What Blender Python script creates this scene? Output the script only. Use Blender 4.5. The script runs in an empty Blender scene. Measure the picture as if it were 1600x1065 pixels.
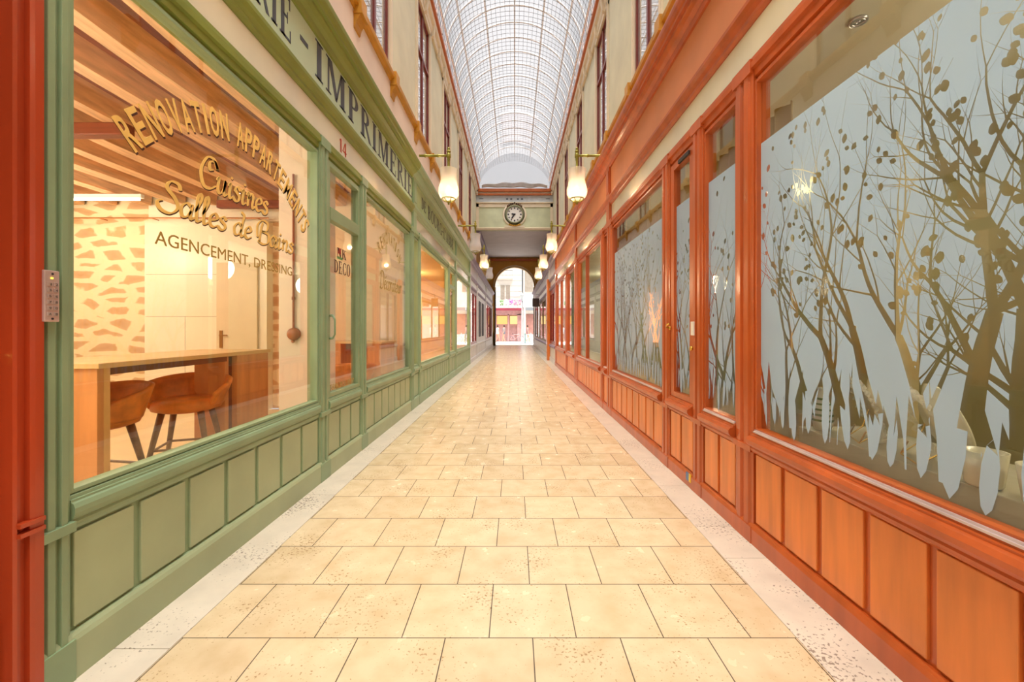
import bpy, bmesh, math, random
from mathutils import Vector, Matrix, geometry
R = math.radians
sc = bpy.context.scene
# ---------------------------------------------------------------- camera, world, exposure
CAMH = 1.415; F = 650.0; VX = 804.0; VY = 513.0
cam = bpy.data.objects.new('camera', bpy.data.cameras.new('camera'))
sc.collection.objects.link(cam); sc.camera = cam
cam.location = (0, 0, CAMH); cam.rotation_euler = (R(90), 0, 0)
cam.data.sensor_width = 36.0; cam.data.lens = F / 1600 * 36
cam.data.shift_x = -(VX - 800) / 1600; cam.data.shift_y = (VY - 532.5) / 1600
cam.data.clip_start = 0.02; cam.data.clip_end = 300
w = bpy.data.worlds.new('world'); sc.world = w; w.use_nodes = True
bg = w.node_tree.nodes['Background']
bg.inputs[0].default_value = (0.93, 0.96, 1.0, 1); bg.inputs[1].default_value = 0.46
sc.view_settings.view_transform = 'Standard'; sc.view_settings.look = 'None'
sc.view_settings.gamma = 1; sc.view_settings.use_curve_mapping = False
sc.view_settings.exposure = 0.46
sc.cycles.transparent_max_bounces = 24
sun = bpy.data.objects.new('sun', bpy.data.lights.new('sun', 'SUN')); sc.collection.objects.link(sun)
sun.data.energy = 9.0; sun.data.angle = R(64); sun.data.color = (1, .97, .92); sun.rotation_euler = (R(12), R(0), 0)

# ---------------------------------------------------------------- helpers
ORG = {}
def s2l(c):
    return tuple((x/255/12.92 if x/255 <= .04045 else ((x/255+.055)/1.055)**2.4) for x in c)
def link(o, parent=None):
    sc.collection.objects.link(o)
    if parent is not None: o.parent = parent
    return o
def tag(o, label=None, cat=None, group=None, kind=None):
    if label: o['label'] = label
    if cat: o['category'] = cat
    if group: o['group'] = group
    if kind: o['kind'] = kind
    return o
def thing(name, loc, label=None, cat=None, group=None, kind=None, rz=0):
    o = bpy.data.objects.new(name, None); o.location = loc; o.rotation_euler = (0, 0, rz)
    o.empty_display_size = .1
    link(o); ORG[o] = Vector(loc); return tag(o, label, cat, group, kind)
class B:
    def __init__(s): s.bm = bmesh.new()
    def box(s, x0, x1, y0, y1, z0, z1):
        v = [s.bm.verts.new((x, y, z)) for x in (x0, x1) for y in (y0, y1) for z in (z0, z1)]
        for f in ((0,1,3,2),(4,6,7,5),(0,4,5,1),(2,3,7,6),(0,2,6,4),(1,5,7,3)):
            s.bm.faces.new([v[i] for i in f])
        return s
    def prism(s, pts, fn, a, b):          # fn(p, q, t) -> xyz
        A = [s.bm.verts.new(fn(p, q, a)) for p, q in pts]; C = [s.bm.verts.new(fn(p, q, b)) for p, q in pts]
        n = len(pts)
        s.bm.faces.new(A); s.bm.faces.new(C[::-1])
        for i in range(n): s.bm.faces.new((A[i], C[i], C[(i+1) % n], A[(i+1) % n]))
        return s
    def tube(s, pts, r, n=8, cap=True):
        pts = [Vector(p) for p in pts]; rs = r if isinstance(r, (list, tuple)) else [r]*len(pts)
        rings = []; up = None
        for i, p in enumerate(pts):
            d = (pts[min(i+1, len(pts)-1)] - pts[max(i-1, 0)]).normalized()
            if up is None: up = d.orthogonal().normalized()
            up = (up - d*up.dot(d)).normalized(); sd = d.cross(up)
            rings.append([s.bm.verts.new(p + (up*math.cos(2*math.pi*k/n) + sd*math.sin(2*math.pi*k/n))*rs[i]) for k in range(n)])
        for a, b in zip(rings, rings[1:]):
            for k in range(n): s.bm.faces.new((a[k], a[(k+1) % n], b[(k+1) % n], b[k]))
        if cap: s.bm.faces.new(rings[0][::-1]); s.bm.faces.new(rings[-1])
        return s
    def lathe(s, prof, c=(0,0,0), n=24, cap=True, axis='z'):
        rings = []
        for r, z in prof:
            ring = []
            for k in range(n):
                a = 2*math.pi*k/n; x, y = r*math.cos(a), r*math.sin(a)
                if axis == 'z': p = (c[0]+x, c[1]+y, c[2]+z)
                elif axis == 'y': p = (c[0]+x, c[1]+z, c[2]+y)
                else: p = (c[0]+z, c[1]+x, c[2]+y)
                ring.append(s.bm.verts.new(p))
            rings.append(ring)
        for a, b in zip(rings, rings[1:]):
            for k in range(n): s.bm.faces.new((a[k], a[(k+1) % n], b[(k+1) % n], b[k]))
        if cap:
            if prof[0][0] > 1e-5: s.bm.faces.new(rings[0][::-1])
            if prof[-1][0] > 1e-5: s.bm.faces.new(rings[-1])
        return s
    def poly(s, pts):
        s.bm.faces.new([s.bm.verts.new(p) for p in pts]); return s
    def grid(s, fn, nu, nv, thick=None):
        g = [[s.bm.verts.new(fn(i/nu, j/nv)) for j in range(nv+1)] for i in range(nu+1)]
        for i in range(nu):
            for j in range(nv): s.bm.faces.new((g[i][j], g[i+1][j], g[i+1][j+1], g[i][j+1]))
        return s
    def build(s, name, m, parent=None, smooth=False, bevel=0, solid=0, loc=None, recalc=True):
        me = bpy.data.meshes.new(name)
        if recalc: bmesh.ops.recalc_face_normals(s.bm, faces=s.bm.faces)
        org = ORG[parent] if parent is not None else Vector(loc if loc else (0,0,0))
        for v in s.bm.verts: v.co -= org
        if smooth:
            for f in s.bm.faces: f.smooth = True
        s.bm.to_mesh(me); s.bm.free()
        me.materials.append(m)
        o = bpy.data.objects.new(name, me)
        if parent is None: o.location = org
        link(o, parent); ORG[o] = org
        if solid:
            q = o.modifiers.new('solid', 'SOLIDIFY'); q.thickness = solid; q.offset = 0
        if bevel:
            q = o.modifiers.new('bevel', 'BEVEL'); q.width = bevel; q.segments = 2; q.limit_method = 'ANGLE'; q.angle_limit = R(40)
        if smooth and not solid and bevel: pass
        return o
def children(o): return [c for c in bpy.data.objects if c.parent == o]
def copy_tree(o, kids, parent=None):
    c = o.copy(); sc.collection.objects.link(c)
    if parent is not None: c.parent = parent
    for k in kids.get(o, []): copy_tree(k, kids, c)
    return c
def kidmap():
    d = {}
    for o in bpy.data.objects:
        if o.parent is not None: d.setdefault(o.parent, []).append(o)
    return d

# ---------------------------------------------------------------- materials
MATS = {}
def mat(name, col, rough=.5, metal=0, var=.08, scale=4.0, stretch=(1,1,1), bump=0, coat=0, spec=.5, col2=None, detail=4):
    if name in MATS: return MATS[name]
    m = bpy.data.materials.new(name); m.use_nodes = True; nt = m.node_tree; N = nt.nodes; L = nt.links
    p = N['Principled BSDF']; c = s2l(col)
    p.inputs['Roughness'].default_value = rough; p.inputs['Metallic'].default_value = metal
    p.inputs['Specular IOR Level'].default_value = spec; p.inputs['Coat Weight'].default_value = coat; p.inputs['Coat Roughness'].default_value = .12
    tc = N.new('ShaderNodeTexCoord'); mp = N.new('ShaderNodeMapping'); mp.inputs['Scale'].default_value = stretch
    nz = N.new('ShaderNodeTexNoise'); nz.inputs['Scale'].default_value = scale; nz.inputs['Detail'].default_value = detail
    L.new(tc.outputs['Object'], mp.inputs[0]); L.new(mp.outputs[0], nz.inputs['Vector'])
    cr = N.new('ShaderNodeValToRGB'); cr.color_ramp.elements[0].position = .3; cr.color_ramp.elements[1].position = .7
    c2 = s2l(col2) if col2 else tuple(x*(1-2*var) for x in c)
    cr.color_ramp.elements[0].color = (*c2, 1); cr.color_ramp.elements[1].color = (*(min(1, x*(1+var)) for x in c), 1)
    L.new(nz.outputs['Fac'], cr.inputs[0]); L.new(cr.outputs[0], p.inputs['Base Color'])
    if bump:
        bp = N.new('ShaderNodeBump'); bp.inputs['Strength'].default_value = bump; bp.inputs['Distance'].default_value = .01
        L.new(nz.outputs['Fac'], bp.inputs['Height']); L.new(bp.outputs[0], p.inputs['Normal'])
    MATS[name] = m; return m
def emis(name, col, strength):
    m = bpy.data.materials.new(name); m.use_nodes = True; nt = m.node_tree; nt.nodes.clear()
    e = nt.nodes.new('ShaderNodeEmission'); o = nt.nodes.new('ShaderNodeOutputMaterial')
    e.inputs[0].default_value = (*s2l(col), 1); e.inputs[1].default_value = strength
    nt.links.new(e.outputs[0], o.inputs[0]); MATS[name] = m; return m
def glassy(name, tint=(1,1,1), ior=1.5, body=None, bodyfac=0, rough=0.0, boost=1.0):
    """clear or part-opaque sheet: transparent + body, with fresnel reflection on top"""
    m = bpy.data.materials.new(name); m.use_nodes = True; nt = m.node_tree; N = nt.nodes; L = nt.links; N.clear()
    out = N.new('ShaderNodeOutputMaterial'); tr = N.new('ShaderNodeBsdfTransparent'); tr.inputs[0].default_value = (*tint, 1)
    base = tr.outputs[0]
    if body:
        df = N.new('ShaderNodeBsdfDiffuse'); df.inputs[0].default_value = (*s2l(body), 1)
        tl = N.new('ShaderNodeBsdfTranslucent'); tl.inputs[0].default_value = (*s2l(body), 1)
        mm = N.new('ShaderNodeMixShader'); mm.inputs[0].default_value = .5; L.new(df.outputs[0], mm.inputs[1]); L.new(tl.outputs[0], mm.inputs[2])
        m2 = N.new('ShaderNodeMixShader'); m2.inputs[0].default_value = bodyfac; L.new(base, m2.inputs[1]); L.new(mm.outputs[0], m2.inputs[2]); base = m2.outputs[0]
    gl = N.new('ShaderNodeBsdfGlossy'); gl.inputs['Roughness'].default_value = rough; gl.inputs[0].default_value = (1,1,1,1)
    fr = N.new('ShaderNodeFresnel'); fr.inputs['IOR'].default_value = ior
    ge = N.new('ShaderNodeNewGeometry'); L.new(ge.outputs['Normal'], fr.inputs['Normal'])
    mu = N.new('ShaderNodeMath'); mu.operation = 'MULTIPLY'; mu.inputs[1].default_value = boost; mu.use_clamp = True
    # back faces would read a flipped index: use the facing angle both ways
    lw = N.new('ShaderNodeLayerWeight'); lw.inputs[0].default_value = .5
    pw = N.new('ShaderNodeMath'); pw.operation = 'POWER'; pw.inputs[1].default_value = 4.0; L.new(lw.outputs['Facing'], pw.inputs[0])
    ma = N.new('ShaderNodeMath'); ma.operation = 'MULTIPLY_ADD'; ma.inputs[1].default_value = .80; ma.inputs[2].default_value = ((ior-1)/(ior+1))**2
    L.new(pw.outputs[0], ma.inputs[0]); L.new(ma.outputs[0], mu.inputs[0])
    N.remove(fr); N.remove(ge)
    mx = N.new('ShaderNodeMixShader'); L.new(mu.outputs[0], mx.inputs[0]); L.new(base, mx.inputs[1]); L.new(gl.outputs[0], mx.inputs[2])
    L.new(mx.outputs[0], out.inputs[0]); MATS[name] = m; return m

V1 = (1, 1, .12)
green = mat('green_paint', (138,162,124), .38, var=.07, scale=3, bump=.03)
greenpan = mat('green_panel_paint', (164,178,138), .4, var=.06, scale=2.5, bump=.03)
greendark = mat('green_moulding_paint', (128,142,62), .38, var=.06, scale=3)
greensign = mat('green_sign_paint', (190,212,182), .45, var=.04, scale=2)
sage = mat('sage_paint', (146,172,136), .4, var=.05, scale=3)
orange = mat('orange_varnished_wood', (188,86,34), .3, var=.10, scale=9, stretch=V1, bump=.03, coat=.3)
orangepan = mat('orange_panel_wood', (226,126,52), .3, var=.11, scale=12, stretch=V1, bump=.03, coat=.25)
orangesign = mat('orange_sign_paint', (218,140,92), .4, var=.06, scale=1.6)
redp = mat('red_brown_paint', (176,66,30), .3, var=.15, scale=5, stretch=V1, coat=.25, bump=.04)
wallu = mat('cream_upper_plaster', (222,216,188), .7, var=.05, scale=1.5, bump=.04)
wallpink = mat('pale_pink_plaster', (236,214,196), .7, var=.05, scale=1.2, bump=.04)
gold = mat('ochre_ledge_paint', (206,146,42), .45, var=.08, scale=3)
ochre = mat('ochre_arch_plaster', (196,146,58), .6, var=.07, scale=1.5)
creamt = mat('cream_trim', (234,218,190), .5, var=.04, scale=2)
eave = mat('russet_eaves_beam', (190,100,44), .4, var=.08, scale=3)
winred = mat('dark_red_window_frame', (122,40,28), .35, var=.08, scale=5)
brass = mat('aged_green_brass', (150,144,62), .35, metal=.55, var=.12, scale=20)
brasslt = mat('polished_brass', (222,176,80), .25, metal=.8, var=.05, scale=20)
chrome = mat('brushed_steel', (200,196,190), .3, metal=.8, var=.04, scale=30)
white = mat('white_plastic', (236,230,220), .4, var=.02, scale=5)
dark = mat('dark_ink', (40,38,44), .5, var=.05, scale=8)
signink = mat('slate_sign_lettering', (74,82,96), .5, var=.06, scale=8)
redink = mat('red_number_paint', (196,70,40), .5, var=.05)
glet = mat('gold_leaf_lettering', (246,204,112), .35, metal=.0, var=.05, scale=15)
glet2 = mat('dull_gold_lettering', (172,142,66), .45, metal=.1, var=.05, scale=15)
brownlet = mat('brown_lettering', (84,44,30), .5, var=.05)
creamglass = mat('cream_reflection_glass', (226,222,200), .06, var=.04, scale=2, coat=.6)  # on the right fronts the cream colour stands in for reflections in clear glass
glass = glassy('window_glass', (.97,.98,.97), 1.5)
upglass = glassy('upper_window_glass', (.9,.92,.92), 1.7, body=(226,220,212), bodyfac=.55, boost=1.6)
film = glassy('frosted_film', (1,1,1), 1.3, body=(206,226,246), bodyfac=.76, rough=.5, boost=.3)
vaultm = glassy('vault_glass', (1,1,1), 1.2, body=(214,212,216), bodyfac=.36, rough=.3, boost=.3)
shade = glassy('frosted_lamp_glass', (1,.97,.92), 1.35, body=(255,246,232), bodyfac=.5, rough=.2, boost=.6)
shadeoff = glassy('milky_lamp_glass', (1,1,1), 1.35, body=(230,226,226), bodyfac=.7, rough=.2, boost=.6)
ribm = mat('grey_painted_iron', (236,232,230), .5, var=.04, scale=4)
netm = mat('galvanised_net_wire', (112,108,106), .5, var=.03)
lilac = mat('lilac_cornice_paint', (150,138,166), .5, var=.06, scale=3)
ceilgrey = mat('grey_white_ceiling_paint', (206,204,206), .6, var=.04, scale=1.5)
greyp = mat('pale_grey_paint', (214,214,216), .4, var=.05, scale=3)
maroon = mat('maroon_paint', (128,34,30), .3, var=.08, scale=4)
bulbm = emis('warm_bulb_glow', (255,200,120), 12)

# floor: running-bond stone tiles
def floor_mat():
    m = bpy.data.materials.new('cream_stone_tiles'); m.use_nodes = True; nt = m.node_tree; N = nt.nodes; L = nt.links
    p = N['Principled BSDF']; tc = N.new('ShaderNodeTexCoord'); mp = N.new('ShaderNodeMapping')
    mp.inputs['Location'].default_value = (-.283+8, -1.904+.4*31, 0)
    br = N.new('ShaderNodeTexBrick'); br.inputs['Scale'].default_value = 1; br.inputs['Brick Width'].default_value = .4; br.inputs['Row Height'].default_value = .4
    br.inputs['Mortar Size'].default_value = .0028; br.inputs['Mortar Smooth'].default_value = .1; br.offset = .5; br.offset_frequency = 2; br.inputs['Bias'].default_value = 0
    br.inputs['Color1'].default_value = (*s2l((230,208,170)), 1); br.inputs['Color2'].default_value = (*s2l((218,196,158)), 1); br.inputs['Mortar'].default_value = (*s2l((104,90,74)), 1)
    L.new(tc.outputs['Object'], mp.inputs[0]); L.new(mp.outputs[0], br.inputs[0])
    nz = N.new('ShaderNodeTexNoise'); nz.inputs['Scale'].default_value = 7; nz.inputs['Detail'].default_value = 8; L.new(tc.outputs['Object'], nz.inputs['Vector'])
    r1 = N.new('ShaderNodeValToRGB'); r1.color_ramp.elements[0].position = .3; r1.color_ramp.elements[0].color = (.88,.83,.77,1); r1.color_ramp.elements[1].position = .6; r1.color_ramp.elements[1].color = (1,1,1,1)
    L.new(nz.outputs['Fac'], r1.inputs[0])
    m1 = N.new('ShaderNodeMix'); m1.data_type = 'RGBA'; m1.blend_type = 'MULTIPLY'; m1.inputs[0].default_value = 1; L.new(br.outputs['Color'], m1.inputs[6]); L.new(r1.outputs[0], m1.inputs[7])
    # pits
    n2 = N.new('ShaderNodeTexNoise'); n2.inputs['Scale'].default_value = 70; n2.inputs['Detail'].default_value = 3; L.new(tc.outputs['Object'], n2.inputs['Vector'])
    n3 = N.new('ShaderNodeTexNoise'); n3.inputs['Scale'].default_value = 3.1; n3.inputs['Detail'].default_value = 2; L.new(tc.outputs['Object'], n3.inputs['Vector'])
    ad = N.new('ShaderNodeMath'); ad.operation = 'MULTIPLY_ADD'; ad.inputs[1].default_value = .45; L.new(n3.outputs['Fac'], ad.inputs[0]); L.new(n2.outputs['Fac'], ad.inputs[2])
    r2 = N.new('ShaderNodeValToRGB'); r2.color_ramp.elements[0].position = .86; r2.color_ramp.elements[0].color = (1,1,1,1); r2.color_ramp.elements[1].position = .94; r2.color_ramp.elements[1].color = (.55,.45,.36,1)
    L.new(ad.outputs[0], r2.inputs[0])
    m2 = N.new('ShaderNodeMix'); m2.data_type = 'RGBA'; m2.blend_type = 'MULTIPLY'; m2.inputs[0].default_value = 1; L.new(m1.outputs[2], m2.inputs[6]); L.new(r2.outputs[0], m2.inputs[7])
    L.new(m2.outputs[2], p.inputs['Base Color'])
    r3 = N.new('ShaderNodeMapRange'); r3.inputs[3].default_value = .14; r3.inputs[4].default_value = .34; L.new(nz.outputs['Fac'], r3.inputs[0]); L.new(r3.outputs[0], p.inputs['Roughness'])
    bp = N.new('ShaderNodeBump'); bp.inputs['Strength'].default_value = .25; bp.inputs['Distance'].default_value = .004; bp.invert = True
    L.new(br.outputs['Fac'], bp.inputs['Height']); L.new(bp.outputs[0], p.inputs['Normal'])
    return m
floorm = floor_mat()
def strip_mat():
    m = mat('white_pitted_marble', (222,210,190), .32, var=.06, scale=5, bump=.02); nt = m.node_tree; N = nt.nodes; L = nt.links
    p = N['Principled BSDF']; src = p.inputs['Base Color'].links[0].from_socket
    tc = [n for n in N if n.type == 'TEX_COORD'][0]
    n2 = N.new('ShaderNodeTexNoise'); n2.inputs['Scale'].default_value = 60; n2.inputs['Detail'].default_value = 4; L.new(tc.outputs['Object'], n2.inputs['Vector'])
    n3 = N.new('ShaderNodeTexNoise'); n3.inputs['Scale'].default_value = 2.5; L.new(tc.outputs['Object'], n3.inputs['Vector'])
    ad = N.new('ShaderNodeMath'); ad.operation = 'MULTIPLY_ADD'; ad.inputs[1].default_value = .6; L.new(n3.outputs['Fac'], ad.inputs[0]); L.new(n2.outputs['Fac'], ad.inputs[2])
    r2 = N.new('ShaderNodeValToRGB'); r2.color_ramp.elements[0].position = .94; r2.color_ramp.elements[0].color = (1,1,1,1); r2.color_ramp.elements[1].position = 1.02; r2.color_ramp.elements[1].color = (.4,.35,.32,1)
    L.new(ad.outputs[0], r2.inputs[0])
    m2 = N.new('ShaderNodeMix'); m2.data_type = 'RGBA'; m2.blend_type = 'MULTIPLY'; m2.inputs[0].default_value = 1
    L.new(src, m2.inputs[6]); L.new(r2.outputs[0], m2.inputs[7]); L.new(m2.outputs[2], p.inputs['Base Color'])
    return m
stripm = strip_mat()
def stone_mat():
    m = bpy.data.materials.new('rubble_stone_and_lime_mortar'); m.use_nodes = True; nt = m.node_tree; N = nt.nodes; L = nt.links
    p = N['Principled BSDF']; p.inputs['Roughness'].default_value = .85
    tc = N.new('ShaderNodeTexCoord'); mp = N.new('ShaderNodeMapping'); mp.inputs['Scale'].default_value = (2.5, 1, 6.8)
    nz = N.new('ShaderNodeTexNoise'); nz.inputs['Scale'].default_value = 5; nz.inputs['Detail'].default_value = 3
    mx = N.new('ShaderNodeMix'); mx.data_type = 'RGBA'; mx.inputs[0].default_value = .28
    L.new(tc.outputs['Object'], nz.inputs['Vector']); L.new(tc.outputs['Object'], mp.inputs[0])
    L.new(mp.outputs[0], mx.inputs[6]); L.new(nz.outputs['Color'], mx.inputs[7])
    vo = N.new('ShaderNodeTexVoronoi'); vo.feature = 'DISTANCE_TO_EDGE'; vo.inputs['Scale'].default_value = 1; vo.inputs['Randomness'].default_value = .75; L.new(mx.outputs[2], vo.inputs['Vector'])
    r = N.new('ShaderNodeValToRGB'); r.color_ramp.elements[0].position = .16; r.color_ramp.elements[0].color = (*s2l((244,222,180)), 1)
    r.color_ramp.elements[1].position = .21; r.color_ramp.elements[1].color = (*s2l((214,172,126)), 1)
    e = r.color_ramp.elements.new(.5); e.color = (*s2l((198,152,108)), 1)
    L.new(vo.outputs['Distance'], r.inputs[0]); L.new(r.outputs[0], p.inputs['Base Color'])
    bp = N.new('ShaderNodeBump'); bp.inputs['Strength'].default_value = .5; bp.inputs['Distance'].default_value = .02; L.new(nz.outputs['Fac'], bp.inputs['Height']); L.new(bp.outputs[0], p.inputs['Normal'])
    return m
stonem = stone_mat()
beamm = mat('old_oak_beam', (226,178,130), .7, var=.14, scale=7, stretch=(3,.4,3), bump=.25)
beamd = mat('dark_ceiling_board', (146,82,48), .7, var=.15, scale=6, stretch=(3,.3,3))
plaster = mat('warm_white_plaster', (246,228,192), .7, var=.03, scale=2)
panelw = mat('white_satin_panel', (246,234,206), .35, var=.02, scale=2)
oakm = mat('light_oak_veneer', (226,160,100), .45, var=.1, scale=8, stretch=V1)
leather = mat('tan_leather', (226,136,52), .38, var=.15, scale=9, bump=.08)
legw = mat('wrapped_dark_wood_leg', (120,92,60), .35, var=.2, scale=15)
interfloor = mat('pale_shop_floor', (240,216,170), .35, var=.04, scale=3)
olive = mat('olive_beige_wall', (172,162,120), .6, var=.06, scale=2)
oliveceil = mat('beige_shop_ceiling', (204,196,164), .6, var=.03, scale=2)
brownfl = mat('brown_display_wood', (150,116,58), .45, var=.15, scale=6, stretch=(1,.2,1))
greyshelf = mat('grey_shelf_stone', (176,170,146), .5, var=.05, scale=5)
curtain = mat('beige_curtain', (196,184,140), .75, var=.06, scale=3)
ceramic = mat('cream_ceramic', (240,232,204), .22, var=.02, scale=3, coat=.3)
doily = glassy('white_lace_wrap', (1,1,1), 1.3, body=(250,248,238), bodyfac=.6, rough=.3, boost=.5)

# ---------------------------------------------------------------- lettering
SER = .05
def ring(cx, cy, rx, ry, a0, a1, ts, tt, n=14):
    """half/whole elliptical stroke as quads, thick at the sides (ts), thin at top (tt)"""
    q = []
    for i in range(n):
        t0 = R(a0 + (a1-a0)*i/n); t1 = R(a0 + (a1-a0)*(i+1)/n)
        q.append([(cx+rx*math.cos(t0), cy+ry*math.sin(t0)), (cx+rx*math.cos(t1), cy+ry*math.sin(t1)),
                  (cx+(rx-ts)*math.cos(t1), cy+(ry-tt)*math.sin(t1)), (cx+(rx-ts)*math.cos(t0), cy+(ry-tt)*math.sin(t0))])
    return q
def rc(x0, x1, y0, y1): return [[(x0,y0),(x1,y0),(x1,y1),(x0,y1)]]
def stem(x, w=.19, y0=0, y1=1): return rc(x, x+w, y0, y1) + rc(x-.07, x+w+.07, y0, y0+SER) + rc(x-.07, x+w+.07, y1-SER, y1)
def serif_glyph(c):
    if c == 'I': return stem(.08), .42
    if c == 'E': return stem(.08)+rc(.2,.62,.94,1)+rc(.2,.48,.48,.54)+rc(.2,.66,0,.06)+rc(.57,.62,.74,1)+rc(.61,.66,0,.28)+rc(.44,.48,.38,.64), .76
    if c == 'F': return stem(.08)+rc(.2,.62,.94,1)+rc(.2,.48,.48,.54)+rc(.57,.62,.74,1)+rc(.44,.48,.38,.64), .7
    if c == 'L': return stem(.08)+rc(.2,.62,0,.06)+rc(.57,.62,0,.3), .68
    if c == 'M': return rc(.08,.15,0,1)+rc(.0,.24,0,SER)+rc(0,.18,1-SER,1)+[[(.08,1),(.28,1),(.56,.12),(.46,0)]]+[[(.46,0),(.53,0),(.82,1),(.74,1)]]+rc(.74,.93,0,1)+rc(.68,1.0,0,SER)+rc(.76,1.0,1-SER,1), 1.08
    if c == 'N': return rc(.08,.15,0,1)+rc(0,.24,0,SER)+rc(0,.2,1-SER,1)+[[(.08,1),(.3,1),(.76,0),(.62,0)]]+rc(.7,.76,0,1)+rc(.6,.86,1-SER,1), .92
    if c == 'P': return stem(.08)+ring(.3,.73,.34,.27,-90,90,.17,.06)+rc(.2,.32,.94,1)+rc(.2,.32,.46,.52), .74
    if c == 'R': return stem(.08)+ring(.3,.74,.32,.26,-90,90,.17,.06)+rc(.2,.32,.94,1)+rc(.2,.32,.48,.54)+[[(.3,.5),(.46,.5),(.76,.04),(.8,0),(.62,0)]], .82
    if c == 'A': return [[(.36,1),(.44,1),(.16,0),(.09,0)]]+[[(.34,1),(.48,1),(.82,0),(.6,0)]]+rc(.2,.62,.3,.36)+rc(0,.26,0,SER)+rc(.52,.9,0,SER), .92
    if c == 'T': return stem(.3)+rc(.03,.76,.94,1)+rc(.03,.08,.72,1)+rc(.71,.76,.72,1), .8
    if c == 'D': return stem(.08)+ring(.26,.5,.52,.5,-90,90,.19,.06)+rc(.2,.28,.94,1)+rc(.2,.28,0,.06), .86
    if c == 'B': return stem(.08)+ring(.3,.75,.3,.25,-90,90,.16,.05)+ring(.3,.26,.37,.27,-90,90,.18,.06)+rc(.2,.32,.95,1)+rc(.2,.32,0,.06)+rc(.2,.32,.48,.54), .76
    if c == 'O': return ring(.44,.5,.4,.51,0,360,.18,.06,24), .88
    if c == 'C': return ring(.44,.5,.4,.51,50,310,.18,.06,20)+rc(.66,.72,.62,.95)+rc(.66,.72,.05,.3), .8
    if c == 'G': return ring(.44,.5,.4,.51,50,320,.18,.06,20)+rc(.66,.71,.65,.95)+rc(.62,.8,0.02,.42)+rc(.54,.88,.4,.45), .92
    if c == 'U': return rc(.08,.27,.35,1)+rc(.01,.34,1-SER,1)+rc(.72,.79,.35,1)+rc(.62,.88,1-SER,1)+ring(.435,.35,.355,.36,180,360,.17,.07), .9
    if c == 'K': return stem(.08)+[[(.27,.45),(.7,1),(.62,1),(.22,.48)]]+[[(.34,.6),(.5,.68),(.82,0),(.62,0)]]+rc(.52,.82,.95,1)+rc(.54,.88,0,SER), .9
    if c == '-': return rc(.05,.38,.42,.54), .44
    if c == "'": return [[(.05,1),(.17,1),(.1,.72),(.05,.72)]], .22
    if c == '1': return rc(.15,.3,0,1)+[[(.02,.82),(.15,1),(.2,1),(.15,.85)]], .4
    if c == '4': return rc(.38,.52,0,1)+[[(.02,.3),(.38,1),(.45,1),(.1,.3)]]+rc(.02,.62,.24,.31), .68
    return [], .4
def serif_text(s, sx=1.0):
    q = []; x = 0
    for c in s:
        if c == 'É':
            g, a = serif_glyph('E'); g = g + [[(.3,1.06),(.38,1.06),(.5,1.2),(.4,1.2)]]
        else: g, a = serif_glyph(c)
        q += [[((x+px)*sx, py) for px, py in f] for f in g]; x += a + .06
    return q, x*sx
def cat_rom(p, n=6):
    o = []; P = [p[0]]+list(p)+[p[-1]]
    for i in range(1, len(P)-2):
        for k in range(n):
            t = k/n; o.append(tuple(.5*((2*P[i][j])+(-P[i-1][j]+P[i+1][j])*t+(2*P[i-1][j]-5*P[i][j]+4*P[i+1][j]-P[i+2][j])*t*t+(-P[i-1][j]+3*P[i][j]-3*P[i+1][j]+P[i+2][j])*t**3) for j in (0,1)))
    o.append(tuple(p[-1])); return o
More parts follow.
